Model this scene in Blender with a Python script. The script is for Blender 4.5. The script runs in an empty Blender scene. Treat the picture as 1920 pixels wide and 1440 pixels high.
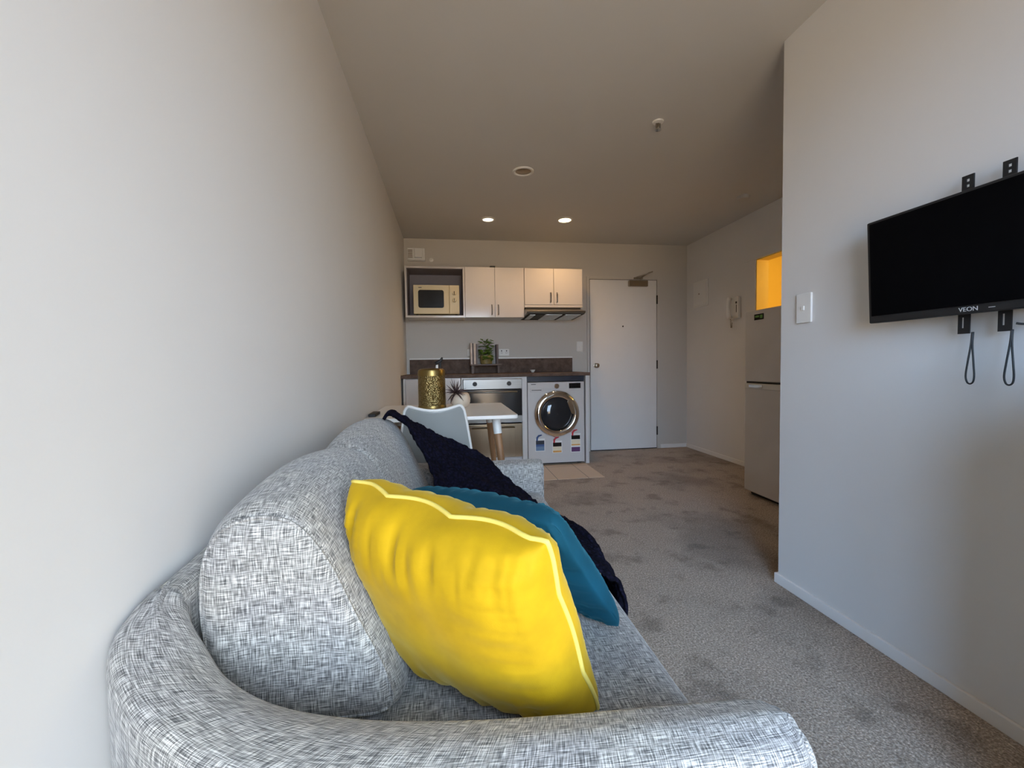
import bpy, bmesh, math, random
from mathutils import Vector, Matrix, noise
random.seed(7)
C = bpy.context.scene.collection
PI = math.pi

# ------------------------------------------------------------------ materials
def nt(name):
    m = bpy.data.materials.new(name); m.use_nodes = True
    t = m.node_tree; b = t.nodes['Principled BSDF']
    return m, t, b
def node(t, kind, **kw):
    n = t.nodes.new(kind)
    for k, v in kw.items():
        if k in n.inputs.keys(): n.inputs[k].default_value = v
        else: setattr(n, k, v)
    return n
def rgba(c): return (c[0], c[1], c[2], 1)
def mixc(t, fac, a, b, blend='MIX'):
    n = t.nodes.new('ShaderNodeMix'); n.data_type = 'RGBA'; n.blend_type = blend
    if isinstance(fac, (int, float)): n.inputs[0].default_value = fac
    else: t.links.new(fac, n.inputs[0])
    for s, v in ((6, a), (7, b)):
        if isinstance(v, tuple): n.inputs[s].default_value = rgba(v)
        else: t.links.new(v, n.inputs[s])
    return n.outputs[2]
def ramp(t, fac, stops):
    r = t.nodes.new('ShaderNodeValToRGB')
    while len(r.color_ramp.elements) < len(stops): r.color_ramp.elements.new(0.5)
    for e, (p, c) in zip(r.color_ramp.elements, stops): e.position = p; e.color = rgba(c)
    t.links.new(fac, r.inputs[0]); return r.outputs[0]
def plain(name, col, rough=0.5, metal=0.0, var=0.04, scale=6.0, bump=0.0, bscale=200.0, **kw):
    m, t, b = nt(name)
    tc = node(t, 'ShaderNodeTexCoord')
    n = node(t, 'ShaderNodeTexNoise', Scale=scale, Detail=4.0)
    t.links.new(tc.outputs['Object'], n.inputs['Vector'])
    lo = tuple(max(0, c * (1 - var)) for c in col); hi = tuple(min(1, c * (1 + var)) for c in col)
    t.links.new(ramp(t, n.outputs[0], [(0.3, lo), (0.7, hi)]), b.inputs['Base Color'])
    b.inputs['Roughness'].default_value = rough; b.inputs['Metallic'].default_value = metal
    for k, v in kw.items(): b.inputs[k.replace('_', ' ')].default_value = v
    if bump:
        n2 = node(t, 'ShaderNodeTexNoise', Scale=bscale, Detail=3.0)
        t.links.new(tc.outputs['Object'], n2.inputs['Vector'])
        bp = node(t, 'ShaderNodeBump', Strength=bump, Distance=0.002)
        t.links.new(n2.outputs[0], bp.inputs['Height']); t.links.new(bp.outputs[0], b.inputs['Normal'])
    return m
def emit(name, col, s):
    m, t, b = nt(name)
    b.inputs['Base Color'].default_value = rgba(col)
    b.inputs['Emission Color'].default_value = rgba(col); b.inputs['Emission Strength'].default_value = s
    return m

def carpet_mat():
    m, t, b = nt('carpet')
    g = node(t, 'ShaderNodeNewGeometry')
    P = g.outputs['Position']
    def nz(scale, detail=2.0, rough=0.5):
        n = node(t, 'ShaderNodeTexNoise', Scale=scale, Detail=detail, Roughness=rough)
        t.links.new(P, n.inputs['Vector']); return n.outputs[0]
    fib = ramp(t, nz(150, 3.0, 0.7), [(0.30, (0.15, 0.11, 0.082)), (0.5, (0.44, 0.355, 0.275)), (0.70, (0.82, 0.72, 0.62))])
    v = node(t, 'ShaderNodeTexVoronoi', Scale=170.0); t.links.new(P, v.inputs['Vector'])
    spk = ramp(t, v.outputs['Distance'], [(0.0, (1.18, 1.16, 1.14)), (0.6, (0.72, 0.71, 0.70))])
    c = mixc(t, 1.0, fib, spk, 'MULTIPLY')
    big = ramp(t, nz(1.6, 3.0, 0.55), [(0.36, (0.66, 0.64, 0.62)), (0.50, (1, 1, 1)), (0.75, (1.1, 1.1, 1.1))])
    c = mixc(t, 1.0, c, big, 'MULTIPLY')
    sm = ramp(t, nz(5.5, 3.0, 0.6), [(0.34, (0.62, 0.60, 0.57)), (0.46, (1, 1, 1)), (1.0, (1.05, 1.05, 1.05))])
    c = mixc(t, 1.0, c, sm, 'MULTIPLY')
    t.links.new(c, b.inputs['Base Color'])
    b.inputs['Roughness'].default_value = 0.95; b.inputs['Specular IOR Level'].default_value = 0.1
    b.inputs['Sheen Weight'].default_value = 0.25
    bp = node(t, 'ShaderNodeBump', Strength=0.9, Distance=0.006)
    t.links.new(nz(150, 3.0, 0.7), bp.inputs['Height']); t.links.new(bp.outputs[0], b.inputs['Normal'])
    return m

def tweed_mat():
    m, t, b = nt('grey_tweed')
    uv = node(t, 'ShaderNodeUVMap')
    def strands(sx, sy, seed):
        mp = node(t, 'ShaderNodeMapping'); mp.inputs['Scale'].default_value = (sx, sy, 1); mp.inputs['Location'].default_value = (seed, seed * 1.7, seed)
        t.links.new(uv.outputs[0], mp.inputs[0])
        n = node(t, 'ShaderNodeTexNoise', Scale=1.0, Detail=1.0, Roughness=0.5); n.noise_dimensions = '2D'
        t.links.new(mp.outputs[0], n.inputs['Vector']); return n.outputs[0]
    a = strands(42, 780, 1.3); c = strands(780, 42, 5.1)
    mx = t.nodes.new('ShaderNodeMath'); mx.operation = 'ADD'; t.links.new(a, mx.inputs[0]); t.links.new(c, mx.inputs[1])
    hf = t.nodes.new('ShaderNodeMath'); hf.operation = 'MULTIPLY'; hf.inputs[1].default_value = 0.5; t.links.new(mx.outputs[0], hf.inputs[0])
    col = ramp(t, hf.outputs[0], [(0.33, (0.065, 0.066, 0.068)), (0.45, (0.20, 0.196, 0.19)), (0.53, (0.325, 0.316, 0.305)), (0.65, (0.60, 0.585, 0.56))])
    soft = strands(9, 9, 3.0)
    tint = ramp(t, soft, [(0.3, (0.93, 0.93, 0.95)), (0.7, (1.04, 1.03, 1.0))])
    t.links.new(mixc(t, 1.0, col, tint, 'MULTIPLY'), b.inputs['Base Color'])
    b.inputs['Roughness'].default_value = 0.92; b.inputs['Specular IOR Level'].default_value = 0.15
    b.inputs['Sheen Weight'].default_value = 0.2
    bp = node(t, 'ShaderNodeBump', Strength=0.5, Distance=0.0015)
    t.links.new(hf.outputs[0], bp.inputs['Height']); t.links.new(bp.outputs[0], b.inputs['Normal'])
    return m

def velvet(name, col, sheen_tint, sheen=0.8):
    m, t, b = nt(name)
    tc = node(t, 'ShaderNodeTexCoord')
    n = node(t, 'ShaderNodeTexNoise', Scale=9.0, Detail=4.0, Roughness=0.6)
    t.links.new(tc.outputs['Object'], n.inputs['Vector'])
    lo = tuple(c * 0.86 for c in col); hi = tuple(min(1, c * 1.1) for c in col)
    t.links.new(ramp(t, n.outputs[0], [(0.35, lo), (0.65, hi)]), b.inputs['Base Color'])
    b.inputs['Roughness'].default_value = 0.75; b.inputs['Specular IOR Level'].default_value = 0.2
    b.inputs['Sheen Weight'].default_value = sheen; b.inputs['Sheen Roughness'].default_value = 0.35
    b.inputs['Sheen Tint'].default_value = rgba(sheen_tint)
    n2 = node(t, 'ShaderNodeTexNoise', Scale=700.0, Detail=2.0); t.links.new(tc.outputs['Object'], n2.inputs['Vector'])
    bp = node(t, 'ShaderNodeBump', Strength=0.15, Distance=0.001)
    t.links.new(n2.outputs[0], bp.inputs['Height']); t.links.new(bp.outputs[0], b.inputs['Normal'])
    return m

def knit_mat():
    m, t, b = nt('navy_knit')
    tc = node(t, 'ShaderNodeTexCoord')
    v = node(t, 'ShaderNodeTexVoronoi', Scale=85.0); t.links.new(tc.outputs['Object'], v.inputs['Vector'])
    t.links.new(ramp(t, v.outputs['Distance'], [(0.0, (0.009, 0.008, 0.022)), (0.7, (0.003, 0.003, 0.007))]), b.inputs['Base Color'])
    b.inputs['Roughness'].default_value = 0.95; b.inputs['Specular IOR Level'].default_value = 0.08
    bp = node(t, 'ShaderNodeBump', Strength=1.0, Distance=0.006); bp.invert = True
    t.links.new(v.outputs['Distance'], bp.inputs['Height']); t.links.new(bp.outputs[0], b.inputs['Normal'])
    return m

def brushed(name, col, rough=0.3, ax=(1, 300, 300), var=0.12):
    m, t, b = nt(name)
    tc = node(t, 'ShaderNodeTexCoord'); mp = node(t, 'ShaderNodeMapping'); mp.inputs['Scale'].default_value = ax
    t.links.new(tc.outputs['Object'], mp.inputs[0])
    n = node(t, 'ShaderNodeTexNoise', Scale=1.0, Detail=3.0); t.links.new(mp.outputs[0], n.inputs['Vector'])
    t.links.new(ramp(t, n.outputs[0], [(0.3, tuple(c * (1 - var) for c in col)), (0.7, tuple(min(1, c * (1 + var)) for c in col))]), b.inputs['Base Color'])
    b.inputs['Metallic'].default_value = 1.0; b.inputs['Roughness'].default_value = rough
    return m

def hammered():
    m, t, b = nt('hammered_gold')
    tc = node(t, 'ShaderNodeTexCoord')
    v = node(t, 'ShaderNodeTexVoronoi', Scale=110.0); t.links.new(tc.outputs['Object'], v.inputs['Vector'])
    t.links.new(ramp(t, v.outputs['Distance'], [(0.0, (0.36, 0.27, 0.115)), (0.8, (0.20, 0.145, 0.055))]), b.inputs['Base Color'])
    b.inputs['Metallic'].default_value = 1.0; b.inputs['Roughness'].default_value = 0.36
    bp = node(t, 'ShaderNodeBump', Strength=1.0, Distance=0.004)
    t.links.new(v.outputs['Distance'], bp.inputs['Height']); t.links.new(bp.outputs[0], b.inputs['Normal'])
    return m

def wood(name, lo, hi, scale=(40, 40, 3)):
    m, t, b = nt(name)
    tc = node(t, 'ShaderNodeTexCoord'); mp = node(t, 'ShaderNodeMapping'); mp.inputs['Scale'].default_value = scale
    t.links.new(tc.outputs['Object'], mp.inputs[0])
    n = node(t, 'ShaderNodeTexNoise', Scale=1.0, Detail=5.0, Distortion=0.6); t.links.new(mp.outputs[0], n.inputs['Vector'])
    t.links.new(ramp(t, n.outputs[0], [(0.3, lo), (0.7, hi)]), b.inputs['Base Color'])
    b.inputs['Roughness'].default_value = 0.5
    return m

def stone_mat():
    m, t, b = nt('brown_laminate')
    tc = node(t, 'ShaderNodeTexCoord')
    n = node(t, 'ShaderNodeTexNoise', Scale=14.0, Detail=7.0, Roughness=0.7); t.links.new(tc.outputs['Object'], n.inputs['Vector'])
    t.links.new(ramp(t, n.outputs[0], [(0.3, (0.060, 0.034, 0.024)), (0.5, (0.105, 0.066, 0.047)), (0.72, (0.165, 0.11, 0.082))]), b.inputs['Base Color'])
    b.inputs['Roughness'].default_value = 0.6; b.inputs['Specular IOR Level'].default_value = 0.25
    return m

def tile_mat():
    m, t, b = nt('floor_tile')
    g = node(t, 'ShaderNodeNewGeometry'); mp = node(t, 'ShaderNodeMapping')
    mp.inputs['Location'].default_value = (-1.205 + 5 * 0.285, -3.63 + 5 * 0.47, 0)
    t.links.new(g.outputs['Position'], mp.inputs[0])
    br = node(t, 'ShaderNodeTexBrick'); br.offset = 0.0
    br.inputs['Scale'].default_value = 1.0; br.inputs['Brick Width'].default_value = 0.285; br.inputs['Row Height'].default_value = 0.47
    br.inputs['Mortar Size'].default_value = 0.004
    br.inputs['Color1'].default_value = (0.60, 0.47, 0.34, 1); br.inputs['Color2'].default_value = (0.56, 0.44, 0.32, 1); br.inputs['Mortar'].default_value = (0.20, 0.15, 0.11, 1)
    t.links.new(mp.outputs[0], br.inputs['Vector']); t.links.new(br.outputs[0], b.inputs['Base Color'])
    b.inputs['Roughness'].default_value = 0.3
    return m

M = {}
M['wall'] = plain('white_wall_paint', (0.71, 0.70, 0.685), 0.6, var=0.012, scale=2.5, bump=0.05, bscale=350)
M['wallf'] = plain('kitchen_wall_dimmed', (0.56, 0.53, 0.485), 0.6, var=0.012, scale=2.5)  # dimness of the white wall at the kitchen end, put into the colour
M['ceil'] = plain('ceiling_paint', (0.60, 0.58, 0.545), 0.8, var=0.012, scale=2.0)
M['trim'] = plain('trim_gloss', (0.80, 0.79, 0.77), 0.35, var=0.01)
M['door'] = plain('door_paint', (0.74, 0.73, 0.71), 0.4, var=0.012)
M['bath'] = plain('lamplit_cream_wall', (0.86, 0.63, 0.15), 0.6, var=0.02, scale=3)  # warm lamplight on cream walls, put into the colour
M['carpet'] = carpet_mat(); M['tile'] = tile_mat(); M['tweed'] = tweed_mat()
M['yellow'] = velvet('yellow_velvet', (0.475, 0.285, 0.004), (1.0, 0.85, 0.35), 0.30)
M['piping'] = plain('pale_yellow_piping', (0.72, 0.56, 0.12), 0.6, var=0.05, scale=40)
M['teal'] = velvet('teal_velvet', (0.003, 0.058, 0.092), (0.10, 0.50, 0.65), 0.22)
M['knit'] = knit_mat()
M['white_pl'] = plain('white_plastic', (0.78, 0.77, 0.74), 0.35, var=0.01)
M['cream_pl'] = plain('cream_plastic', (0.66, 0.55, 0.33), 0.4, var=0.02)
M['cab'] = plain('cabinet_gloss', (0.62, 0.58, 0.55), 0.12, var=0.01)
M['carc'] = plain('carcass_white', (0.60, 0.585, 0.57), 0.4, var=0.01)
M['mauve'] = plain('cubby_lining', (0.235, 0.215, 0.24), 0.6, var=0.03)
M['black'] = plain('black_gloss', (0.006, 0.006, 0.007), 0.12, var=0.05)
M['screen'] = plain('screen_glass', (0.0025, 0.0025, 0.0032), 0.3, var=0.05, Specular_IOR_Level=0.04)
M['blackm'] = plain('black_matt', (0.012, 0.012, 0.013), 0.55, var=0.05)
M['dark'] = plain('dark_gap', (0.02, 0.018, 0.017), 0.8, var=0.05)
M['steel'] = brushed('brushed_steel', (0.19, 0.183, 0.17), 0.34)
M['steelv'] = brushed('brushed_steel_drawer', (0.36, 0.29, 0.21), 0.2, (300, 300, 1))
M['chrome'] = plain('chrome', (0.75, 0.74, 0.72), 0.06, 1.0, var=0.01)
M['bronze'] = plain('door_hardware', (0.30, 0.26, 0.21), 0.35, 1.0, var=0.05)
M['filter'] = brushed('grease_filter', (0.70, 0.72, 0.72), 0.45, (400, 20, 1), 0.25)
M['gold'] = hammered()
M['goldp'] = plain('plain_gold', (0.30, 0.21, 0.075), 0.35, 1.0, var=0.06, scale=20)
M['lam'] = stone_mat()
M['oak'] = wood('oak_leg', (0.28, 0.14, 0.065), (0.42, 0.23, 0.11))
M['dwood'] = wood('dark_wood', (0.05, 0.028, 0.018), (0.10, 0.06, 0.04), (3, 40, 40))
M['table'] = plain('table_white', (0.74, 0.72, 0.68), 0.28, var=0.01)
M['shell'] = plain('chair_shell_grey', (0.30, 0.31, 0.30), 0.4, var=0.02)
M['leaf'] = plain('leaf_green', (0.085, 0.16, 0.015), 0.5, var=0.5, scale=60)
M['spike'] = plain('air_plant_leaf', (0.06, 0.035, 0.035), 0.5, var=0.45, scale=40)
M['cpot'] = plain('cream_ceramic', (0.62, 0.52, 0.41), 0.4, var=0.05)
M['opot'] = plain('olive_pot', (0.22, 0.17, 0.055), 0.5, var=0.15, scale=30)
M['fridge'] = plain('fridge_silver', (0.53, 0.515, 0.50), 0.4, 0.1, var=0.03)
M['gridg'] = plain('fridge_trim', (0.60, 0.58, 0.54), 0.3, 0.2, var=0.02)
M['wash'] = plain('washer_white', (0.57, 0.545, 0.525), 0.3, var=0.01)
M['drum'] = plain('drum_glass', (0.02, 0.022, 0.026), 0.05, 0.0, var=0.1)
M['navy'] = plain('navy_band', (0.012, 0.014, 0.026), 0.35, var=0.2, scale=30)
M['st_blue'] = plain('sticker_blue', (0.04, 0.09, 0.24), 0.5); M['st_cyan'] = plain('sticker_steel_blue', (0.13, 0.21, 0.33), 0.5)
M['st_red'] = plain('sticker_red', (0.55, 0.035, 0.05), 0.5); M['st_or'] = plain('sticker_orange', (0.72, 0.36, 0.09), 0.5)
M['st_pur'] = plain('sticker_purple', (0.10, 0.03, 0.12), 0.5); M['st_pale'] = plain('sticker_pale', (0.8, 0.70, 0.5), 0.5)
M['ink'] = plain('print_ink', (0.05, 0.045, 0.045), 0.5)
M['green'] = plain('badge_green', (0.10, 0.28, 0.05), 0.5)
M['logo'] = plain('logo_silver', (0.62, 0.62, 0.62), 0.4)
M['page'] = plain('book_pages', (0.62, 0.55, 0.47), 0.7, var=0.1, scale=60)
M['lens_on'] = emit('lamp_lens_lit', (1.0, 0.72, 0.36), 30)
M['lens_w'] = emit('lamp_lens_pale', (1.0, 0.90, 0.72), 2.6)

# ------------------------------------------------------------------ mesh helpers (world coordinates)
def bx(bm, x0, x1, y0, y1, z0, z1):
    vs = [bm.verts.new((x, y, z)) for x in (x0, x1) for y in (y0, y1) for z in (z0, z1)]
    for f in ((0, 1, 3, 2), (4, 6, 7, 5), (0, 4, 5, 1), (2, 3, 7, 6), (0, 2, 6, 4), (1, 5, 7, 3)):
        bm.faces.new([vs[i] for i in f])
def box(*a):
    bm = bmesh.new(); bx(bm, *a); return bm
def boxes(*bs):
    bm = bmesh.new()
    for b in bs: bx(bm, *b)
    return bm
def frame_of(d):
    d = Vector(d).normalized(); a = Vector((0, 0, 1)) if abs(d.z) < 0.9 else Vector((1, 0, 0))
    u = d.cross(a).normalized(); return u, d.cross(u).normalized()
def tube(bm, pts, rads, n=12, cap=True, closed=False):
    pts = [Vector(p) for p in pts]
    if isinstance(rads, (int, float)): rads = [rads] * len(pts)
    rings = []; prev = None; N = len(pts)
    for i, p in enumerate(pts):
        if closed: d = pts[(i + 1) % N] - pts[i - 1]
        else: d = pts[min(i + 1, N - 1)] - pts[max(i - 1, 0)]
        d.normalize()
        if prev is None: u, v = frame_of(d)
        else:
            u = prev - d * prev.dot(d); u.normalize(); v = d.cross(u)
        prev = u
        rings.append([bm.verts.new(p + rads[i] * (math.cos(2 * PI * k / n) * u + math.sin(2 * PI * k / n) * v)) for k in range(n)])
    L = N if closed else N - 1
    for i in range(L):
        a, b = rings[i], rings[(i + 1) % N]
        for k in range(n): bm.faces.new((a[k], a[(k + 1) % n], b[(k + 1) % n], b[k]))
    if cap and not closed:
        bm.faces.new(list(reversed(rings[0]))); bm.faces.new(rings[-1])
def tubes(*ts, n=12):
    bm = bmesh.new()
    for p, r in ts: tube(bm, p, r, n)
    return bm
def lathe(bm, prof, org, axis=(0, 0, 1), n=40, cap=True):
    org = Vector(org); d = Vector(axis).normalized(); u, v = frame_of(d)
    rings = []
    for r, h in prof:
        rings.append([bm.verts.new(org + d * h + r * (math.cos(2 * PI * k / n) * u + math.sin(2 * PI * k / n) * v)) for k in range(n)])
    for a, b in zip(rings, rings[1:]):
        for k in range(n): bm.faces.new((a[k], a[(k + 1) % n], b[(k + 1) % n], b[k]))
    if cap: bm.faces.new(list(reversed(rings[0]))); bm.faces.new(rings[-1])
def lathes(prof, org, axis=(0, 0, 1), n=40, cap=True):
    bm = bmesh.new(); lathe(bm, prof, org, axis, n, cap); return bm
def rrect(bm, o, ux, uy, un_, w, h, r, t, n=6):
    """rounded rectangle plate, centre o, width along ux, height along uy, extruded along un_ by t"""
    o, ux, uy, un_ = map(Vector, (o, ux, uy, un_)); pts = []
    for cx, cy, a0 in ((w / 2 - r, h / 2 - r, 0), (-w / 2 + r, h / 2 - r, PI / 2), (-w / 2 + r, -h / 2 + r, PI), (w / 2 - r, -h / 2 + r, 1.5 * PI)):
        for k in range(n + 1):
            a = a0 + PI / 2 * k / n; pts.append((cx + r * math.cos(a), cy + r * math.sin(a)))
    A = [bm.verts.new(o + ux * x + uy * y) for x, y in pts]; B = [bm.verts.new(o + ux * x + uy * y + un_ * t) for x, y in pts]
    N = len(pts)
    for k in range(N): bm.faces.new((A[k], A[(k + 1) % N], B[(k + 1) % N], B[k]))
    bm.faces.new(list(reversed(A))); bm.faces.new(B)
def rr(*a, **k):
    bm = bmesh.new(); rrect(bm, *a, **k); return bm
def grid(nu, nv, fn, uv=None, closed_u=False):
    """surface fn(u, v) -> point, u,v in 0..1; uv(u,v) metres"""
    bm = bmesh.new(); L = bm.loops.layers.uv.new('UVMap')
    V = [[bm.verts.new(fn(i / nu, j / nv)) for j in range(nv + 1)] for i in range(nu if closed_u else nu + 1)]
    for i in range(nu):
        for j in range(nv):
            i2 = (i + 1) % len(V)
            f = bm.faces.new((V[i][j], V[i2][j], V[i2][j + 1], V[i][j + 1]))
            if uv:
                for lp, (a, b) in zip(f.loops, ((i, j), (i + 1, j), (i + 1, j + 1), (i, j + 1))): lp[L].uv = uv(a / nu, b / nv)
    return bm
def box_uv(bm):
    L = bm.loops.layers.uv.get('UVMap') or bm.loops.layers.uv.new('UVMap')
    bm.normal_update()
    for f in bm.faces:
        n = f.normal; ax = max(range(3), key=lambda i: abs(n[i]))
        for lp in f.loops:
            c = lp.vert.co
            lp[L].uv = ((c.y, c.z), (c.x, c.z), (c.x, c.y))[ax]
def obj(name, bm, mat, parent=None, smooth=False, bevel=0, seg=2, sub=0, solid=0, uv=False, fix=True, label=None, autosmooth=False):
    if fix: bmesh.ops.recalc_face_normals(bm, faces=bm.faces)
    if uv: box_uv(bm)
    lo = Vector([min(v.co[i] for v in bm.verts) for i in range(3)]); hi = Vector([max(v.co[i] for v in bm.verts) for i in range(3)])
    c = (lo + hi) / 2
    if parent is None: c.z = lo.z
    for v in bm.verts: v.co -= c
    me = bpy.data.meshes.new(name); bm.to_mesh(me); bm.free()
    me.materials.append(mat if not isinstance(mat, str) else M[mat])
    o = bpy.data.objects.new(name, me); C.objects.link(o)
    if parent is not None:
        o.parent = parent; base = Vector((0, 0, 0)); p = parent
        while p is not None: base += p.location; p = p.parent
        o.location = c - base
    else: o.location = c
    if smooth or bevel:
        for p in me.polygons: p.use_smooth = True
        if not smooth or autosmooth: me.set_sharp_from_angle(angle=math.radians(35))
    if solid:
        s = o.modifiers.new('solid', 'SOLIDIFY'); s.thickness = solid; s.offset = 0
    if bevel:
        b = o.modifiers.new('bevel', 'BEVEL'); b.width = bevel; b.segments = seg; b.limit_method = 'ANGLE'; b.harden_normals = True
    if sub:
        s = o.modifiers.new('sub', 'SUBSURF'); s.levels = sub; s.render_levels = sub
    if label: o['label'] = label
    return o
def thing(name, label, cat, loc, group=None):
    o = bpy.data.objects.new(name, None); C.objects.link(o); o.location = loc; o.empty_display_size = 0.05
    o['label'] = label; o['category'] = cat
    if group: o['group'] = group
    return o
def tag(o, label, cat, group=None):
    o['label'] = label; o['category'] = cat
    if group: o['group'] = group
    return o
def struct(name, bm, mat, label, cat, parent=None, **k):
    o = obj(name, bm, mat, parent, **k); o['kind'] = 'structure'; o['label'] = label; o['category'] = cat
    return o
def text(name, body, size, mat, mtx, parent, extrude=0.0004):
    cu = bpy.data.curves.new(name, 'FONT'); cu.body = body; cu.size = size; cu.extrude = extrude; cu.align_x = 'CENTER'; cu.align_y = 'CENTER'
    to = bpy.data.objects.new(name, cu); C.objects.link(to)
    dg = bpy.context.evaluated_depsgraph_get(); me = bpy.data.meshes.new_from_object(to.evaluated_get(dg))
    bpy.data.objects.remove(to); bm = bmesh.new(); bm.from_mesh(me); bm.transform(mtx)
    return obj(name, bm, mat, parent, fix=False)

# ------------------------------------------------------------------ the room
XL, YF, XR, XT, YT, H = -0.465, 4.783, 2.813, 1.468, 1.728, 2.4
YW = -0.75
floor = struct('floor', box(XL - 0.1, 4.4, YW - 0.1, YF + 0.1, -0.1, 0), 'carpet', 'worn grey-brown carpet floor with darker patches', 'floor')
struct('floor_kitchen', box(XL, 1.352, 3.64, YF, 0.0, 0.004), 'tile', 'beige tiled floor strip in front of the washing machine', 'floor')
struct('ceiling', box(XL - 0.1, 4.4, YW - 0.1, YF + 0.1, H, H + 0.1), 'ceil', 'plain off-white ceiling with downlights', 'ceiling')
struct('wall_left', box(XL - 0.1, XL, YW - 0.1, YF + 0.1, 0, H), 'wall', 'long white wall behind the sofa', 'wall')
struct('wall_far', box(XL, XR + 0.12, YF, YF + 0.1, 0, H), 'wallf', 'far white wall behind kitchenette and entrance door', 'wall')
JX = XR + 0.12
struct('wall_right', boxes((XR, JX, 3.62, YF, 0, H), (XR, JX, 2.85, 3.62, 1.955, H), (XR, JX, 2.85, 3.62, 0, 1.40), (XR, JX, YT, 2.85, 0, H)), 'wall', 'white hallway wall with telephone and opening above the fridge', 'wall')
struct('wall_near_right', boxes((XT, XT + 0.1, YW, YT, 0, H), (XT + 0.1, JX, YT - 0.1, YT, 0, H)), 'wall', 'near white wall that carries the television', 'wall')
struct('wall_bathroom', boxes((4.25, 4.35, 2.4, YF, 0, H), (JX, 4.25, YF - 0.05, YF, 0, H), (JX, 4.25, 2.4, 2.5, 0, H), (XR + 0.001, JX, 3.612, 3.6198, 1.4005, 1.947), (XR + 0.001, JX, 2.86, 3.612, 1.947, 1.9548)), 'bath', 'cream wall coloured lamplit yellow seen through the opening above the fridge', 'wall')
# window wall behind the camera
WX0, WX1, WZ0, WZ1 = -0.16, 0.98, 0.04, 2.16
struct('wall_window', boxes((XL, WX0, YW - 0.1, YW, 0, H), (WX1, XT, YW - 0.1, YW, 0, H), (WX0, WX1, YW - 0.1, YW, 0, WZ0), (WX0, WX1, YW - 0.1, YW, WZ1, H)), 'wall', 'white wall around the window behind the sofa end', 'wall')
fr = bmesh.new()
for b in ((WX0, WX1, WZ0, WZ0 + 0.04), (WX0, WX1, WZ1 - 0.04, WZ1), (WX0, WX0 + 0.04, WZ0 + 0.04, WZ1 - 0.04), (WX1 - 0.04, WX1, WZ0 + 0.04, WZ1 - 0.04), (0.39, 0.43, WZ0 + 0.04, WZ1 - 0.04)):
    bx(fr, b[0], b[1], YW - 0.07, YW - 0.03, b[2], b[3])
win = struct('window_1', fr, 'trim', 'white framed balcony glazing at the near end of the room', 'window')
gm, t, b = nt('window_glass')
tr = t.nodes.new('ShaderNodeBsdfTransparent'); gl = node(t, 'ShaderNodeBsdfGlossy', Roughness=0.02); ms = t.nodes.new('ShaderNodeMixShader')
lw = node(t, 'ShaderNodeFresnel', IOR=1.3); t.links.new(lw.outputs[0], ms.inputs[0]); t.links.new(tr.outputs[0], ms.inputs[1]); t.links.new(gl.outputs[0], ms.inputs[2])
t.links.new(ms.outputs[0], t.nodes['Material Output'].inputs[0])
o = obj('pane', box(WX0 + 0.04, 0.39, YW - 0.053, YW - 0.047, WZ0 + 0.04, WZ1 - 0.04), gm, win)
o = obj('pane', box(0.43, WX1 - 0.04, YW - 0.053, YW - 0.047, WZ0 + 0.04, WZ1 - 0.04), gm, win)
# unseen low block, added to shade the lower near right wall and floor
struct('low_shade_block', box(1.14, XT, YW, 0.63, 0, 1.0), 'wall', 'unseen low block added beside the window to shade the corner', 'wall')
# baseboards
BH = 0.045
def bboard(name, bm, lab): struct(name, bm, 'trim', lab, 'baseboard', bevel=0.003)
bboard('baseboard_right', box(XR - 0.012, XR, 3.745, YF - 0.012, 0, BH), 'low white baseboard along the hallway wall by the fridge')
bboard('baseboard_far', box(2.47, XR, YF - 0.012, YF, 0, BH), 'short white baseboard right of the entrance door')
bboard('baseboard_near_right', boxes((XT - 0.012, XT, YW, YT + 0.012, 0, BH), (XT, XT + 0.9, YT, YT + 0.012, 0, BH)), 'white baseboard below the television wall')
# jamb trim of the lit opening
struct('trim_2', boxes((XR - 0.006, XR, 3.622, 3.745, 0, 1.956), (XR - 0.014, XR, 2.85, 3.765, 1.956, 1.972)), 'wall', 'thin frame around the yellow lit opening', 'trim')

# entrance door
DX0, DX1, DZ = 1.607, 2.421, 1.985
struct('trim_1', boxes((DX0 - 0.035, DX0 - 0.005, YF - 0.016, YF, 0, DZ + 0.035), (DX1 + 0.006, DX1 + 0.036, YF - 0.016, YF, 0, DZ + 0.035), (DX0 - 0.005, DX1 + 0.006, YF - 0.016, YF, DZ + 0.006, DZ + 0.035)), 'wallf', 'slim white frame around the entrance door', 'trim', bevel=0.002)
door = struct('door_1', box(DX0 + 0.001, DX1 - 0.001, YF - 0.014, YF - 0.0045, 0.012, DZ), 'door', 'flush white entrance door with round knob and closer', 'door')
obj('door_gap_shade', box(DX0 - 0.005, DX1 + 0.006, YF - 0.004, YF - 0.0005, 0.001, DZ + 0.006), 'dark', door)  # dark sheet painting the shade in the gap round the door
DY = YF - 0.014
obj('door_knob', lathes([(0.028, 0), (0.028, 0.004), (0.012, 0.008), (0.011, 0.03), (0.022, 0.036), (0.027, 0.05), (0.022, 0.064), (0.008, 0.068)], (1.672, DY, 1.0), (0, -1, 0)), 'bronze', door, smooth=True, autosmooth=True)
obj('peephole', lathes([(0.009, 0), (0.009, 0.003), (0.005, 0.004)], (2.004, DY, 1.45), (0, -1, 0), 16), 'dark', door, smooth=True, autosmooth=True)
cl = obj('door_closer', box(2.068, 2.298, DY - 0.04, DY, 1.908, 1.975), 'bronze', door, bevel=0.004)
bm = bmesh.new(); tube(bm, [(2.215, DY - 0.03, 1.975), (2.215, DY - 0.03, 1.998)], 0.012)
bx(bm, 2.13, 2.235, DY - 0.04, DY - 0.018, 1.995, 2.008)
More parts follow.
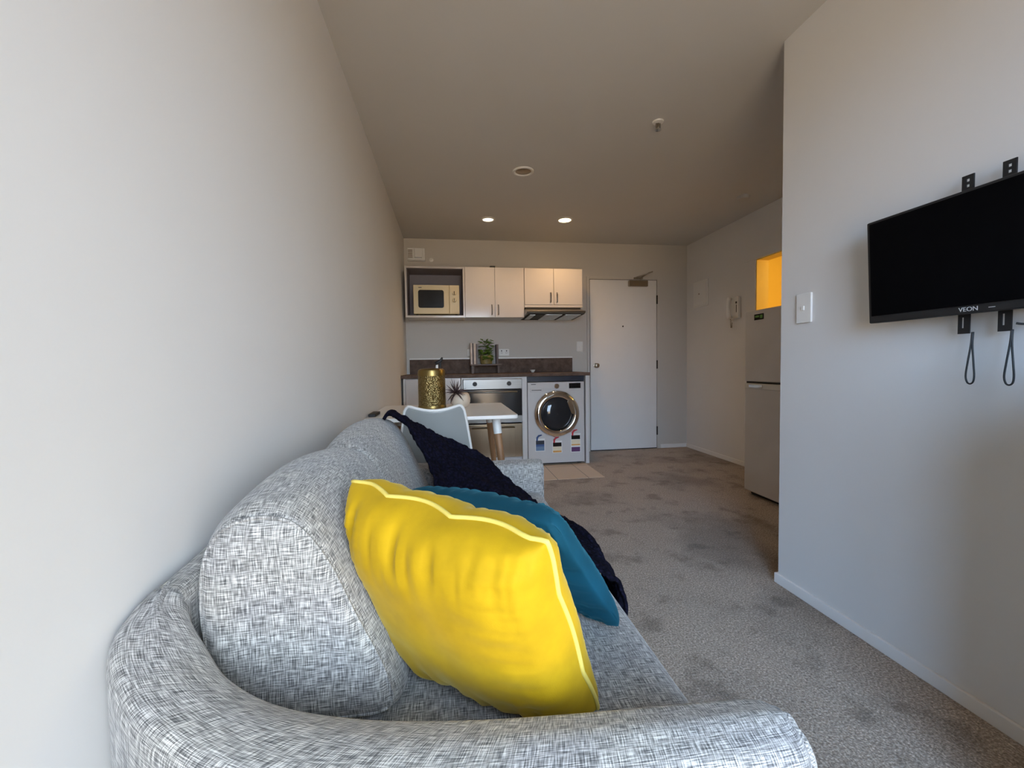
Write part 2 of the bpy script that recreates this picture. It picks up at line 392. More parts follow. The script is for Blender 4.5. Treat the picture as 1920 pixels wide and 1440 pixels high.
tube(bm, [(2.15, DY - 0.03, 2.01), (2.25, DY - 0.10, 2.035), (2.315, DY - 0.12, 2.06)], 0.007); tube(bm, [(2.21, DY - 0.03, 2.005), (2.33, DY - 0.005, 2.075)], 0.007)
obj('closer_arm', bm, 'bronze', cl, smooth=True, autosmooth=True)
for z in (1.76, 1.0, 0.215):
    obj('hinge', tubes(([(DX1 + 0.003, YF - 0.02, z - 0.05), (DX1 + 0.003, YF - 0.02, z + 0.05)], 0.008)), 'dark', door, smooth=True, autosmooth=True)

# ------------------------------------------------------------------ sofa
sofa = thing('sofa', 'grey tweed two-seater sofa along the left wall', 'sofa', (0, 1.26, 0))
SYC = 1.262
Ost = [(-0.4615, 0.705, 0.684), (-0.461, 0.660, 0.682), (-0.456, 0.624, 0.672), (-0.432, 0.588, 0.645), (-0.365, 0.537, 0.607), (-0.25, 0.487, 0.574), (-0.08, 0.447, 0.556), (0.12, 0.434, 0.551), (0.29, 0.430, 0.550), (0.40, 0.432, 0.549), (0.425, 0.442, 0.546)]
Ist = [(-0.408, 0.722, 0.682), (-0.396, 0.695, 0.666), (-0.360, 0.670, 0.626), (-0.308, 0.636, 0.586), (-0.225, 0.603, 0.561), (-0.11, 0.578, 0.551), (0.01, 0.563, 0.550), (0.15, 0.553, 0.550), (0.30, 0.545, 0.550), (0.40, 0.540, 0.549), (0.425, 0.530, 0.546)]
def catmull(P, u):
    n = len(P) - 1; f = min(u * n, n - 1e-6); i = int(f); f -= i
    p = [Vector(P[max(0, min(n, i + k))]) for k in (-1, 0, 1, 2)]
    return 0.5 * ((2 * p[1]) + (p[2] - p[0]) * f + (2 * p[0] - 5 * p[1] + 4 * p[2] - p[3]) * f * f + (3 * p[1] - p[0] - 3 * p[2] + p[3]) * f ** 3)
def arm_fn(mirror):
    def sec(o, i, s):
        # cross-section polyline from outer bottom, over the top, to inner bottom
        w = (i - o).length; a = (i - o) / w
        r = min(0.034, w * 0.42); up = Vector((0, 0, 1)); pts = []
        pts += [Vector((o.x, o.y, 0.10)), Vector((o.x, o.y, 0.22)), Vector((o.x, o.y, 0.38)), Vector((o.x, o.y, o.z - r * 1.7))]
        for k in range(7):
            an = PI - k / 6 * PI / 2; pts.append(o + a * (r + r * math.cos(an)) + up * (-r + r * math.sin(an)) * (1.0))
        for k in (1, 2, 3): pts.append(o + a * (r + (w - 2 * r) * k / 4) + (i - o) * 0 + up * ((i.z - o.z) * (k / 4) * 0 + 0.006 * math.sin(PI * k / 4)))
        for k in range(7):
            an = PI / 2 - k / 6 * PI / 2; pts.append(i + a * (-r + r * math.cos(an)) + up * (-r + r * math.sin(an)))
        pts += [Vector((i.x, i.y, i.z - r * 1.7)), Vector((i.x, i.y, 0.40)), Vector((i.x, i.y, 0.2))]
        return pts
    cache = {}
    def fn(u, v):
        k = round(u, 6)
        if k not in cache:
            o = catmull(Ost, min(u, 1)); i = catmull(Ist, min(u, 1)); cache[k] = sec(o, i, u)
        P = cache[k]; p = P[round(v * (len(P) - 1))].copy()
        if mirror: p.y = 2 * SYC - p.y
        return p
    return fn
NSEC = 3 + 1 + 7 + 3 + 7 + 3 - 1
def arm(mirror):
    fn = arm_fn(mirror); nu = 60
    # arc lengths for the weave
    su = [0.0]; ref = [fn(i / nu, 12 / NSEC) for i in range(nu + 1)]
    for a, b in zip(ref, ref[1:]): su.append(su[-1] + (b - a).length)
    mid = [fn(0.6, j / NSEC) for j in range(NSEC + 1)]; sv = [0.0]
    for a, b in zip(mid, mid[1:]): sv.append(sv[-1] + (b - a).length)
    bm = grid(nu, NSEC, fn, lambda u, v: (su[round(u * nu)], sv[round(v * NSEC)]))
    bm.verts.ensure_lookup_table()
    L = bm.loops.layers.uv['UVMap']
    # rounded front cap
    last = [v for v in bm.verts if False]
    ring = [bm.verts[nu * (NSEC + 1) + j] for j in range(NSEC + 1)]
    cen = Vector((0, 0, 0))
    for v in ring: cen += v.co
    cen /= len(ring)
    prev = ring
    for s, dx in ((0.965, 0.007), (0.88, 0.012)):
        nr = []
        for v in ring:
            q = cen + (v.co - cen) * s; q.x = 0.425 + dx; q.z = min(q.z, v.co.z); q.z = v.co.z if v.co.z < 0.15 else q.z
            nr.append(bm.verts.new(q))
        for j in range(NSEC):
            f = bm.faces.new((prev[j], nr[j], nr[j + 1], prev[j + 1]))
            for lp in f.loops: lp[L].uv = (lp.vert.co.y, lp.vert.co.z)
        prev = nr
    f = bm.faces.new(prev)
    for lp in f.loops: lp[L].uv = (lp.vert.co.y, lp.vert.co.z)
    return bm
obj('arm', arm(False), 'tweed', sofa, smooth=True)
obj('arm', arm(True), 'tweed', sofa, smooth=True)
# back frame between the two corners
def backf():
    prof = [(-0.46, 0.10), (-0.46, 0.3), (-0.46, 0.5), (-0.4600, 0.648), (-0.4588, 0.665), (-0.452, 0.678), (-0.442, 0.6845), (-0.428, 0.686), (-0.416, 0.684), (-0.409, 0.676), (-0.4065, 0.665), (-0.405, 0.60), (-0.395, 0.45), (-0.38, 0.3)]
    n = len(prof) - 1; sv = [0]
    for a, b in zip(prof, prof[1:]): sv.append(sv[-1] + math.hypot(a[0] - b[0], a[1] - b[1]))
    y0, y1 = 0.70, 2 * SYC - 0.70
    def fn(u, v):
        x, z = prof[round(v * n)]; y = y0 + (y1 - y0) * u
        e = min(1, min(u, 1 - u) * 5); e = e * e * (3 - 2 * e)
        return Vector((x, y, z + (0.012 * e if z > 0.55 else 0)))
    return grid(40, n, fn, lambda u, v: (y0 + (y1 - y0) * u, sv[round(v * n)]))
obj('back_frame', backf(), 'tweed', sofa, smooth=True)
obj('base', box(-0.40, 0.405, 0.50, 2.02, 0.10, 0.285), 'tweed', sofa, bevel=0.01, uv=True)
for x in (-0.38, 0.36):
    for y in (0.52, 2.0):
        obj('leg', lathes([(0.016, 0), (0.024, 0.1)], (x, y, 0.001), n=16), 'dwood', sofa, smooth=True, autosmooth=True)
def soft_box(x0, x1, y0, y1, z0, z1, r, dome=0.012, nseg=14):
    """cushion with rounded edges: rounded-box grid"""
    bm = bmesh.new(); bmesh.ops.create_cube(bm, size=2.0); bmesh.ops.subdivide_edges(bm, edges=bm.edges[:], cuts=nseg, use_grid_fill=True)
    cx, cy, cz = (x0 + x1) / 2, (y0 + y1) / 2, (z0 + z1) / 2; h = Vector(((x1 - x0) / 2, (y1 - y0) / 2, (z1 - z0) / 2))
    for v in bm.verts:
        q = v.co.copy()
        # concentrate the grid near the edges
        s = Vector([math.copysign(1 - (1 - abs(c)) ** 1.6, c) for c in q])
        p = Vector([s[i] * h[i] for i in range(3)])
        core = Vector([max(-(h[i] - r), min(h[i] - r, p[i])) for i in range(3)])
        d = p - core
        if d.length > 1e-9: p = core + d.normalized() * r
        fx = 1 - min(1, abs(p.x) / h.x) ** 2; fy = 1 - min(1, abs(p.y) / h.y) ** 2
        p.z += dome * fx * fy * (1 if p.z > 0 else 0)
        v.co = p + Vector((cx, cy, cz))
    return bm
for y0, y1 in ((0.548, 1.152), (1.156, 1.972)):
    obj('seat_cushion', soft_box(-0.37, 0.418, y0, y1, 0.275, 0.418, 0.035, 0.008), 'tweed', sofa, smooth=True, uv=True)
def back_cushion(prof, ys, name):
    """prof: list of (x,z) anchor points of a closed section, ys: (y, scale, dz) stations"""
    n = 72
    P = [Vector((a, 0, b)) for a, b in prof]; m = len(P)
    def sect(u):
        f = (u % 1.0) * m; i = int(f); f -= i
        p = [P[(i + k) % m] for k in (-1, 0, 1, 2)]
        return 0.5 * ((2 * p[1]) + (p[2] - p[0]) * f + (2 * p[0] - 5 * p[1] + 4 * p[2] - p[3]) * f * f + (3 * p[1] - p[0] - 3 * p[2] + p[3]) * f ** 3)
    cen = sum(P, Vector()) / m
    sv = [0.0]; q = [sect(k / n) for k in range(n + 1)]
    for a, b in zip(q, q[1:]): sv.append(sv[-1] + (b - a).length)
    N = len(ys) - 1
    def fn(u, v):
        y, s, dz = ys[round(v * N)]
        p = cen + (sect(u) - cen) * s; p.y = y; p.z += dz
        p.z = max(p.z, 0.424)
        return p
    bm = grid(n, N, fn, lambda u, v: (ys[round(v * N)][0], sv[round(u * n)]), closed_u=True)
    bm.verts.ensure_lookup_table(); L = bm.loops.layers.uv['UVMap']
    for j in (0, N):
        ring = [bm.verts[i * (N + 1) + j] for i in range(n)]
        f = bm.faces.new(ring)
        for lp in f.loops: lp[L].uv = (lp.vert.co.x, lp.vert.co.z)
    # near/far gusset faces use x,z weave
    return bm
prof = [(-0.345, 0.43), (-0.390, 0.54), (-0.404, 0.65), (-0.390, 0.748), (-0.338, 0.796), (-0.258, 0.790), (-0.200, 0.722), (-0.150, 0.61), (-0.098, 0.49), (-0.10, 0.428), (-0.22, 0.424)]
def ystations(y0, y1, top):
    E = [(0.006, 0.30), (0.001, 0.60), (0.0, 0.74), (0.003, 0.82), (0.010, 0.88), (0.020, 0.925), (0.034, 0.96), (0.052, 0.985), (0.075, 1.0)]
    out = [(y0 + a, b, 0) for a, b in E]
    k = 14
    for i in range(1, k):
        f = i / k; out.append((y0 + 0.075 + (y1 - y0 - 0.15) * f, 1.0 + 0.035 * math.sin(PI * f), top * math.sin(PI * f)))
    out += [(y1 - a, b, 0) for a, b in reversed(E)]
    return out
def cap_uv(bm, ya, yb):
    L = bm.loops.layers.uv['UVMap']
    for f in bm.faces:
        c = f.calc_center_median()
        if c.y < ya or c.y > yb:
            for lp in f.loops: lp[L].uv = (lp.vert.co.x, lp.vert.co.z)
    return bm
cush = []
for y0, y1, tp in ((0.700, 1.262, 0.010), (1.268, 1.925, 0.012)):
    c = obj('back_cushion', cap_uv(back_cushion(prof, ystations(y0, y1, tp), 'c'), y0 + 0.018, y1 - 0.018), 'tweed', sofa, smooth=True)
    for yy in (y0 + 0.012, y1 - 0.012):
        P = []
        m = len(prof)
        cen = sum((Vector((a, 0, b)) for a, b in prof), Vector()) / m
        for k in range(90):
            f = k / 90 * m; i = int(f); f -= i
            p = [Vector((prof[(i + q) % m][0], 0, prof[(i + q) % m][1])) for q in (-1, 0, 1, 2)]
            s = 0.5 * ((2 * p[1]) + (p[2] - p[0]) * f + (2 * p[0] - 5 * p[1] + 4 * p[2] - p[3]) * f * f + (3 * p[1] - p[0] - 3 * p[2] + p[3]) * f ** 3)
            s = cen + (s - cen) * 0.897; s.y = yy; s.z = max(s.z, 0.426); P.append(s)
        bm = bmesh.new(); tube(bm, P, 0.0032, 6, closed=True)
        obj('seam', bm, 'tweed', c, smooth=True, uv=True)

# ------------------------------------------------------------------ pillows
def pillow(root_name, label, quad, front, back, mat, pipe=None, pinch=0.035, seed=0, wav=0.0, rnd=0.02):
    TL, TR, BR, BL = [Vector(q) for q in quad]
    nrm = (TR - TL).cross(BL - TL).normalized()           # points away from the viewer or towards him; chosen by sign of front
    view = Vector((0, 0, 1.0)) - (TL + TR + BR + BL) / 4
    if nrm.dot(view) < 0: nrm = -nrm
    n = 64
    def edge_pt(a, b):                                    # a,b in 0..1, on the seam surface
        u, v = a * 2 - 1, b * 2 - 1
        uu = u * (1 - pinch * (1 - v * v)); vv = v * (1 - pinch * (1 - u * u))
        cr = rnd * abs(u * v) ** 7; uu *= 1 - cr; vv *= 1 - cr
        s, t_ = (uu + 1) / 2, (vv + 1) / 2
        p = TL.lerp(TR, s).lerp(BL.lerp(BR, s), t_)
        if wav:                                           # the seam wanders in and out of plane
            w = max(abs(u), abs(v)) ** 6
            sc = (abs(math.sin(4.6 * u + 0.9 + seed)) + abs(math.sin(3.4 * v + 0.4 + seed)) * 0.5 - 1.0)
            p += nrm * wav * w * (-sc) * min(1, (1 - min(abs(u), abs(v))) * 4)
        return p
    def bulge(u, v):
        return max(0.0, (1 - abs(u) ** 3.6)) ** 0.40 * max(0.0, (1 - abs(v) ** 3.6)) ** 0.40
    def wrinkle(u, v):
        # folds that run in from the seam
        ed = max(abs(u), abs(v)); w = 0
        k = math.exp(-((1 - abs(v)) / 0.30) ** 2) * (1 - abs(v)) * 4
        w += k * (0.28 - 1.4 * abs(noise.noise(Vector((u * 7 + seed * 3.1 + (0.6 if v > 0 else 0), v * 1.2, seed)))))
        k = math.exp(-((1 - abs(u)) / 0.30) ** 2) * (1 - abs(u)) * 4
        w += (0.5 if u > 0 else 0.25) * k * (0.28 - 1.4 * abs(noise.noise(Vector((v * 13 + seed * 1.7 + (3 if u > 0 else 0), u * 1.2, seed + 5)))))
        return 0.030 * w + 0.004 * noise.noise(Vector((u * 3, v * 3, seed + 9))) * bulge(u, v)
    bm = bmesh.new(); rows = {}
    for side, amt in ((1, front), (-1, back)):
        for i in range(n + 1):
            for j in range(n + 1):
                u = math.sin((i / n * 2 - 1) * PI / 2); v = math.sin((j / n * 2 - 1) * PI / 2)
                rim = i in (0, n) or j in (0, n)
                if rim and (1, i, j) in rows: rows[(side, i, j)] = rows[(1, i, j)]; continue
                p = edge_pt((u + 1) / 2, (v + 1) / 2)
                if not rim: p = p + nrm * side * (amt * bulge(u, v) + wrinkle(u, v))
                rows[(side, i, j)] = bm.verts.new(p)
    for side in (1, -1):
        for i in range(n):
            for j in range(n):
                q = [rows[(side, a, b)] for a, b in ((i, j), (i + 1, j), (i + 1, j + 1), (i, j + 1))]
                bm.faces.new(q if side == 1 else q[::-1])
    cb = (BL + BR) / 2
    if pipe:
        root = thing(root_name, label, 'cushion', (cb.x, cb.y, min(BL.z, BR.z)))
        obj('cover', bm, mat, root, smooth=True)
        pts = []
        k = 50
        for a, b in [(i / k, 0) for i in range(k)] + [(1, i / k) for i in range(k)] + [(1 - i / k, 1) for i in range(k)] + [(0, 1 - i / k) for i in range(k)]:
            pts.append(edge_pt(a, b))
        b2 = bmesh.new(); tube(b2, pts, 0.0042, 8, closed=True); obj('piping', b2, pipe, root, smooth=True)
        return root
    o = obj(root_name, bm, mat, None, smooth=True); tag(o, label, 'cushion'); return o
pillow('throw_cushion', 'yellow velvet cushion with pale piping, nearest on the sofa', [(-0.190, 0.838, 0.802), (0.126, 0.548, 0.778), (0.238, 0.668, 0.432), (-0.075, 0.890, 0.430)], 0.100, 0.078, 'yellow', 'piping', pinch=0.035, seed=1.3, wav=0.016)
pillow('throw_cushion', 'plain teal velvet cushion leaning behind the yellow one', [(-0.130, 1.09, 0.700), (0.185, 0.760, 0.724), (0.366, 0.868, 0.430), (0.062, 1.22, 0.432)], 0.02, 0.075, 'teal', None, pinch=0.02, seed=4.2, rnd=0.05)

# ------------------------------------------------------------------ navy throw
Nst = [(-0.262, 1.72, 0.806), (-0.235, 1.70, 0.826), (-0.165, 1.66, 0.775), (-0.08, 1.56, 0.64), (-0.02, 1.42, 0.50), (0.10, 1.27, 0.452), (0.24, 1.16, 0.445), (0.37, 1.11, 0.444), (0.432, 1.09, 0.405), (0.448, 1.09, 0.30), (0.450, 1.09, 0.22)]
Fst = [(-0.285, 1.90, 0.790), (-0.255, 1.88, 0.812), (-0.165, 1.86, 0.765), (-0.055, 1.86, 0.708), (0.055, 1.82, 0.648), (0.15, 1.80, 0.598), (0.215, 1.74, 0.540), (0.315, 1.62, 0.468), (0.425, 1.34, 0.450), (0.452, 1.24, 0.33), (0.452, 1.20, 0.24)]
def throw_fn(u, v):
    a = catmull(Nst, u); b = catmull(Fst, u); p = a.lerp(b, v)
    fold = noise.noise(Vector((v * 6.0 + u * 1.5, u * 2.2, 3.3))) * 0.6 + noise.noise(Vector((v * 13.0, u * 6.0, 8.1))) * 0.35
    amp = 0.045 * min(1, u * 5) * (1 if u < 0.75 else max(0.25, 1 - (u - 0.75) * 4))
    up = Vector((0.35, -0.2, 0.9)) if u < 0.8 else Vector((0.9, 0, 0.3))
    p += up.normalized() * (abs(fold) * amp + 0.006)
    p += Vector((0, 1, 0)) * 0.012 * math.sin(u * 60) * (v - 0.5)
    p += Vector((0.5, 0.5, 1)) * (0.007 * noise.noise(p * 38) + 0.004 * noise.noise(p * 85))
    return p
bm = grid(130, 60, throw_fn)
th = obj('throw_blanket', bm, 'knit', None, smooth=True, solid=0.012, fix=False); tag(th, 'crumpled navy knitted throw draped over the far end of sofa', 'blanket')

# ------------------------------------------------------------------ dining table, chair and what stands on it
tab = thing('dining_table', 'small white table with rounded corners and wooden legs', 'table', (-0.045, 2.74, 0))
obj('tabletop', rr((-0.045, 2.74, 0.718), (1, 0, 0), (0, 1, 0), (0, 0, 1), 0.832, 0.82, 0.03, 0.022, n=8), 'table', tab, bevel=0.005, seg=3)
for sx, sy in ((1, -1), (-1, -1), (1, 1), (-1, 1)):
    cx, cy = -0.045, 2.74
    top = Vector((cx + sx * 0.305, cy + sy * 0.25, 0.718)); bot = Vector((cx + sx * 0.375, cy + sy * 0.33, 0.001))
    k = 0.14; mid = top.lerp(bot, k)
    lg = obj('leg', tubes(([mid, bot], [0.0225, 0.013]), n=18), 'oak', tab, smooth=True, autosmooth=True, label='tapered oak table leg')
    obj('ferrule', tubes(([top, top.lerp(bot, k + 0.001)], [0.0255, 0.0245]), n=18), 'white_pl', lg, smooth=True, autosmooth=True)
TT = 0.7402
ch = thing('dining_chair', 'grey moulded shell chair with white rim, tucked under the table', 'chair', (-0.085, 2.42, 0))
def shell_back(u, v):
    s = u * 2 - 1
    if v > 0.5:
        q = (v - 0.5) / 0.5                    # 0 seat joint .. 1 top
        hw = 0.205 - 0.05 * q
        c = 0.035 * max(0, abs(s) - 0.80) / 0.20
        z = 0.46 + 0.345 * q + (0.010 - 0.030 * (1 - s * s) ** 1.2 - c * c * 30) * q ** 3
        y = 2.315 - 0.075 * q + 0.055 * s * s
        return Vector((-0.085 + hw * s, y, z))
    q = 1 - v / 0.5
    hw = 0.205 + 0.015 * math.sin(PI * q)
    return Vector((-0.085 + hw * s * (1 - 0.12 * q ** 3), 2.315 + 0.40 * q + 0.055 * s * s * (1 - q), 0.46 - 0.028 * math.sin(PI * min(1, q * 1.1)) + 0.03 * s * s))
obj('shell', grid(32, 40, shell_back), 'shell', ch, smooth=True, solid=0.01, fix=False)
rim = [shell_back(0, v / 40) for v in range(8, 40)] + [shell_back(u / 40, 1) for u in range(0, 41)] + [shell_back(1, 1 - v / 40) for v in range(1, 33)]
bm = bmesh.new(); tube(bm, rim, 0.0085, 10); obj('rim', bm, 'white_pl', ch, smooth=True)
for sx, sy in ((-1, -1), (1, -1), (-1, 1), (1, 1)):
    obj('leg', tubes(([(-0.085 + sx * 0.10, 2.53 + sy * 0.10, 0.432), (-0.085 + sx * 0.20, 2.53 + sy * 0.19, 0.001)], [0.016, 0.011])), 'oak', ch, smooth=True, autosmooth=True)
obj('seat_support', boxes((-0.20, 0.03, 2.42, 2.64, 0.41, 0.428)), 'blackm', ch, bevel=0.004)

jy, jx = 2.80, -0.118
jar = thing('lidded_jar', 'hammered gold jar with lid on the white table', 'jar', (jx, jy, TT))
obj('body', lathes([(0.072, 0.0), (0.083, 0.004), (0.0865, 0.02), (0.0862, 0.19), (0.0855, 0.215)], (jx, jy, TT), n=64), 'gold', jar, smooth=True, autosmooth=True)
obj('base_band', lathes([(0.0872, 0.0), (0.0885, 0.004), (0.0885, 0.022), (0.087, 0.026)], (jx, jy, TT), n=64, cap=False), 'goldp', jar, smooth=True, autosmooth=True)
lid = obj('lid', lathes([(0.0875, 0.215), (0.0875, 0.238), (0.084, 0.252), (0.072, 0.260), (0.03, 0.264), (0.008, 0.265)], (jx, jy, TT), n=64), 'goldp', jar, smooth=True, autosmooth=True)
obj('finial', tubes(([(jx + 0.035, jy, TT + 0.262), (jx + 0.036, jy, TT + 0.285)], [0.009, 0.007])), 'white_pl', lid, smooth=True, autosmooth=True, label='white finial stub')
obj('handle', tubes(([(jx + 0.036, jy, TT + 0.285), (jx + 0.03, jy, TT + 0.297), (jx + 0.045, jy - 0.004, TT + 0.302), (jx + 0.062, jy - 0.004, TT + 0.312), (jx + 0.070, jy, TT + 0.332)], [0.008, 0.012, 0.011, 0.010, 0.005]), ([(jx + 0.056, jy, TT + 0.305), (jx + 0.058, jy, TT + 0.27)], [0.008, 0.006])), 'blackm', lid, smooth=True, autosmooth=True, label='dark curved handle')
px_, py_ = 0.064, 2.84
pot = thing('potted_air_plant', 'spiky dark air plant in round cream pot beside gold jar', 'plant', (px_, py_, TT))
obj('pot', lathes([(0.03, 0), (0.05, 0.008), (0.064, 0.035), (0.066, 0.06), (0.058, 0.088), (0.046, 0.10), (0.042, 0.097), (0.035, 0.07)], (px_, py_, TT), n=40), 'cpot', pot, smooth=True)
oc = Vector((px_ - 0.028, py_ - 0.045, TT + 0.10))
for k in range(46):
    th_ = random.uniform(0, 2 * PI); ph = random.uniform(-0.6, 1.35)
    d = Vector((math.cos(th_) * math.cos(ph), math.sin(th_) * math.cos(ph) * 0.8 - 0.25, math.sin(ph))).normalized(); L_ = random.uniform(0.065, 0.10)
    e = oc + d * L_; e.z -= 0.012 * (1 - d.z); e.z = max(e.z, TT + 0.006)
    dj = Vector((e.x - jx, e.y - jy, 0))
    if dj.length < 0.097: e += dj.normalized() * (0.097 - dj.length)
    obj('leaf', tubes(([oc + d * 0.004, oc + d * L_ * 0.5, e], [0.0042, 0.0034, 0.0006]), n=6), 'spike', pot, smooth=True)
rem = obj('remote_control', box(-0.452, -0.412, 2.44, 2.60, TT, TT + 0.016), 'blackm', None, bevel=0.003); tag(rem, 'small black remote lying at the table end by the left wall', 'remote')

# ------------------------------------------------------------------ kitchen
# upper units
YU = 4.452
cub = thing('open_wall_cabinet', 'open wall cabinet holding the microwave', 'cabinet', (-0.13, 4.6, 1.515))
obj('carcass', boxes((-0.432, -0.414, YU, YF, 1.515, 2.030), (0.150, 0.168, YU, YF, 1.515, 2.030), (-0.414, 0.150, YU, YF, 1.515, 1.535), (-0.414, 0.150, YU, YF, 2.012, 2.030)), 'cab', cub, bevel=0.001)
obj('lining', boxes((-0.414, 0.150, YF - 0.012, YF - 0.002, 1.535, 2.012), (-0.4138, -0.411, YU + 0.012, YF - 0.012, 1.5352, 2.0118), (0.147, 0.1498, YU + 0.012, YF - 0.012, 1.5352, 2.0118), (-0.411, 0.147, YU + 0.012, YF - 0.012, 1.5352, 1.538), (-0.411, 0.147, YU + 0.012, YF - 0.012, 2.009, 2.0118)), 'mauve', cub, label='dark mauve lining')
def wall_unit(x0, x1, z0, z1, label, hz, lip=None):
    c = thing('wall_cabinet', label, 'cabinet', ((x0 + x1) / 2, 4.62, z0), 'overhead kitchen cabinets')
    lo = lip if lip else z0
    obj('carcass', boxes((x0, x1, YU + 0.02, YF, lo, z1)), 'carc', c)
    if lip: obj('lower_rail', box(x0, x1, YU + 0.002, YU + 0.02, lip, z0 - 0.004), 'cab', c, bevel=0.001)
    xm = (x0 + x1) / 2
    for a, b_, s in ((x0 + 0.001, xm - 0.002, -1), (xm + 0.002, x1 - 0.001, 1)):
        d = obj('door', box(a, b_, YU, YU + 0.018, z0, z1), 'cab', c, bevel=0.0015)
        hx = xm + s * 0.034
        obj('handle', tubes(([(hx, YU, hz + 0.01), (hx, YU - 0.022, hz + 0.014), (hx, YU - 0.026, hz + 0.03), (hx, YU - 0.026, hz + 0.09), (hx, YU - 0.022, hz + 0.106), (hx, YU, hz + 0.11)], 0.0055), n=10), 'steel', d, smooth=True)
wall_unit(0.170, 0.786, 1.517, 2.031, 'taller glossy double-door wall cabinet beside the microwave', 1.535)
wall_unit(0.790, 1.418, 1.650, 2.029, 'shorter glossy double-door wall cabinet above the range hood', 1.665, 1.622)
o = obj('small_box', box(0.435, 0.492, 4.50, 4.56, 2.0312, 2.058), 'blackm', None, bevel=0.004); tag(o, 'tiny black object lying on top of the wall cabinets', 'box')
# microwave
mw = thing('microwave', 'cream microwave with black window and two dials', 'microwave', (-0.12, 4.6, 1.538))
MY = 4.478
obj('body', box(-0.352, 0.112, MY + 0.015, 4.75, 1.553, 1.850), 'cream_pl', mw, bevel=0.006)
md = obj('door', box(-0.352, 0.008, MY, MY + 0.0145, 1.555, 1.848), 'cream_pl', mw, bevel=0.004)
obj('window', rr((-0.175, MY - 0.003, 1.706), (1, 0, 0), (0, 0, 1), (0, 1, 0), 0.258, 0.182, 0.022, 0.006), 'black', md, label='black glass window')
obj('brand_mark', box(-0.30, -0.268, MY - 0.001, MY + 0.001, 1.818, 1.825), 'ink', md)
cp = obj('control_panel', box(0.0105, 0.112, MY, MY + 0.0145, 1.555, 1.848), 'cream_pl', mw, bevel=0.004)
for z in (1.765, 1.693):
    kb = obj('dial', lathes([(0.021, 0), (0.020, 0.006), (0.017, 0.018), (0.006, 0.020)], (0.060, MY, z), (0, -1, 0), 24), 'cream_pl', cp, smooth=True, autosmooth=True)
    obj('pointer', box(0.0565, 0.0635, MY - 0.0235, MY - 0.016, z - 0.018, z + 0.018), 'blackm', kb)
obj('door_button', box(0.028, 0.096, MY - 0.003, MY + 0.002, 1.575, 1.605), 'cream_pl', cp, bevel=0.001)
for x in (-0.32, 0.08):
    for y in (4.52, 4.72): obj('foot', lathes([(0.012, 0), (0.012, 0.016)], (x, y, 1.5381), n=12), 'blackm', mw)
# range hood
hd = thing('range_hood', 'slim stainless steel range hood under the wall cabinets', 'range hood', (1.09, 4.5, 1.50))
bm = bmesh.new()
for x in (0.0,):
    sec = [(4.435, 1.6005), (4.275, 1.566), (4.27, 1.548), (4.30, 1.540), (4.77, 1.525), (4.775, 1.6005)]
    A = [bm.verts.new((0.790 - (0.01 if s[0] < 4.4 else 0), s[0], s[1])) for s in sec]; B = [bm.verts.new((1.405 - (0.01 if s[0] < 4.4 else 0), s[0], s[1])) for s in sec]
    for k in range(6): bm.faces.new((A[k], B[k], B[(k + 1) % 6], A[(k + 1) % 6]))
    bm.faces.new(A[::-1]); bm.faces.new(B)
obj('visor', bm, 'steel', hd, bevel=0.002)
obj('duct_housing', box(0.80, 1.395, 4.45, 4.77, 1.603, 1.6195), 'dark', hd)
def under_z(y): return 1.540 - (y - 4.30) / 0.47 * 0.015
def slab(x0, x1, y0, y1, t_=0.004):
    bm = bmesh.new()
    vs = [bm.verts.new((x, y, under_z(y) - dz)) for x in (x0, x1) for y in (y0, y1) for dz in (0.0, t_)]
    for f in ((0, 1, 3, 2), (4, 6, 7, 5), (0, 4, 5, 1), (2, 3, 7, 6), (0, 2, 6, 4), (1, 5, 7, 3)): bm.faces.new([vs[i] for i in f])
    return bm
obj('underside', slab(0.80, 1.395, 4.31, 4.765, 0.003), 'dark', hd)
for a, b_ in ((0.99, 1.165), (1.20, 1.365)):
    obj('grease_filter', slab(a, b_, 4.34, 4.74, 0.009), 'filter', hd, label='pale ribbed grease filter')
obj('light_cover', slab(0.83, 0.885, 4.36, 4.70, 0.008), 'filter', hd); obj('switch_plate', slab(0.90, 0.975, 4.36, 4.70, 0.007), 'blackm', hd)
# worktop + upstand
o = obj('worktop', box(-0.463, 1.400, 4.168, YF, 0.902, 0.934), 'lam', None, bevel=0.003); tag(o, 'dark brown laminate kitchen worktop above the oven and washer', 'worktop')
o = obj('upstand', box(-0.432, 1.392, YF - 0.018, YF, 0.9342, 1.092), 'lam', None, bevel=0.001); tag(o, 'brown stone-look upstand at the back of the worktop', 'upstand')
o = obj('edge_strip', box(-0.432, 1.392, YF - 0.020, YF, 1.0922, 1.106), 'trim', None, bevel=0.001); tag(o, 'pale edging strip along the top of the brown upstand', 'trim')
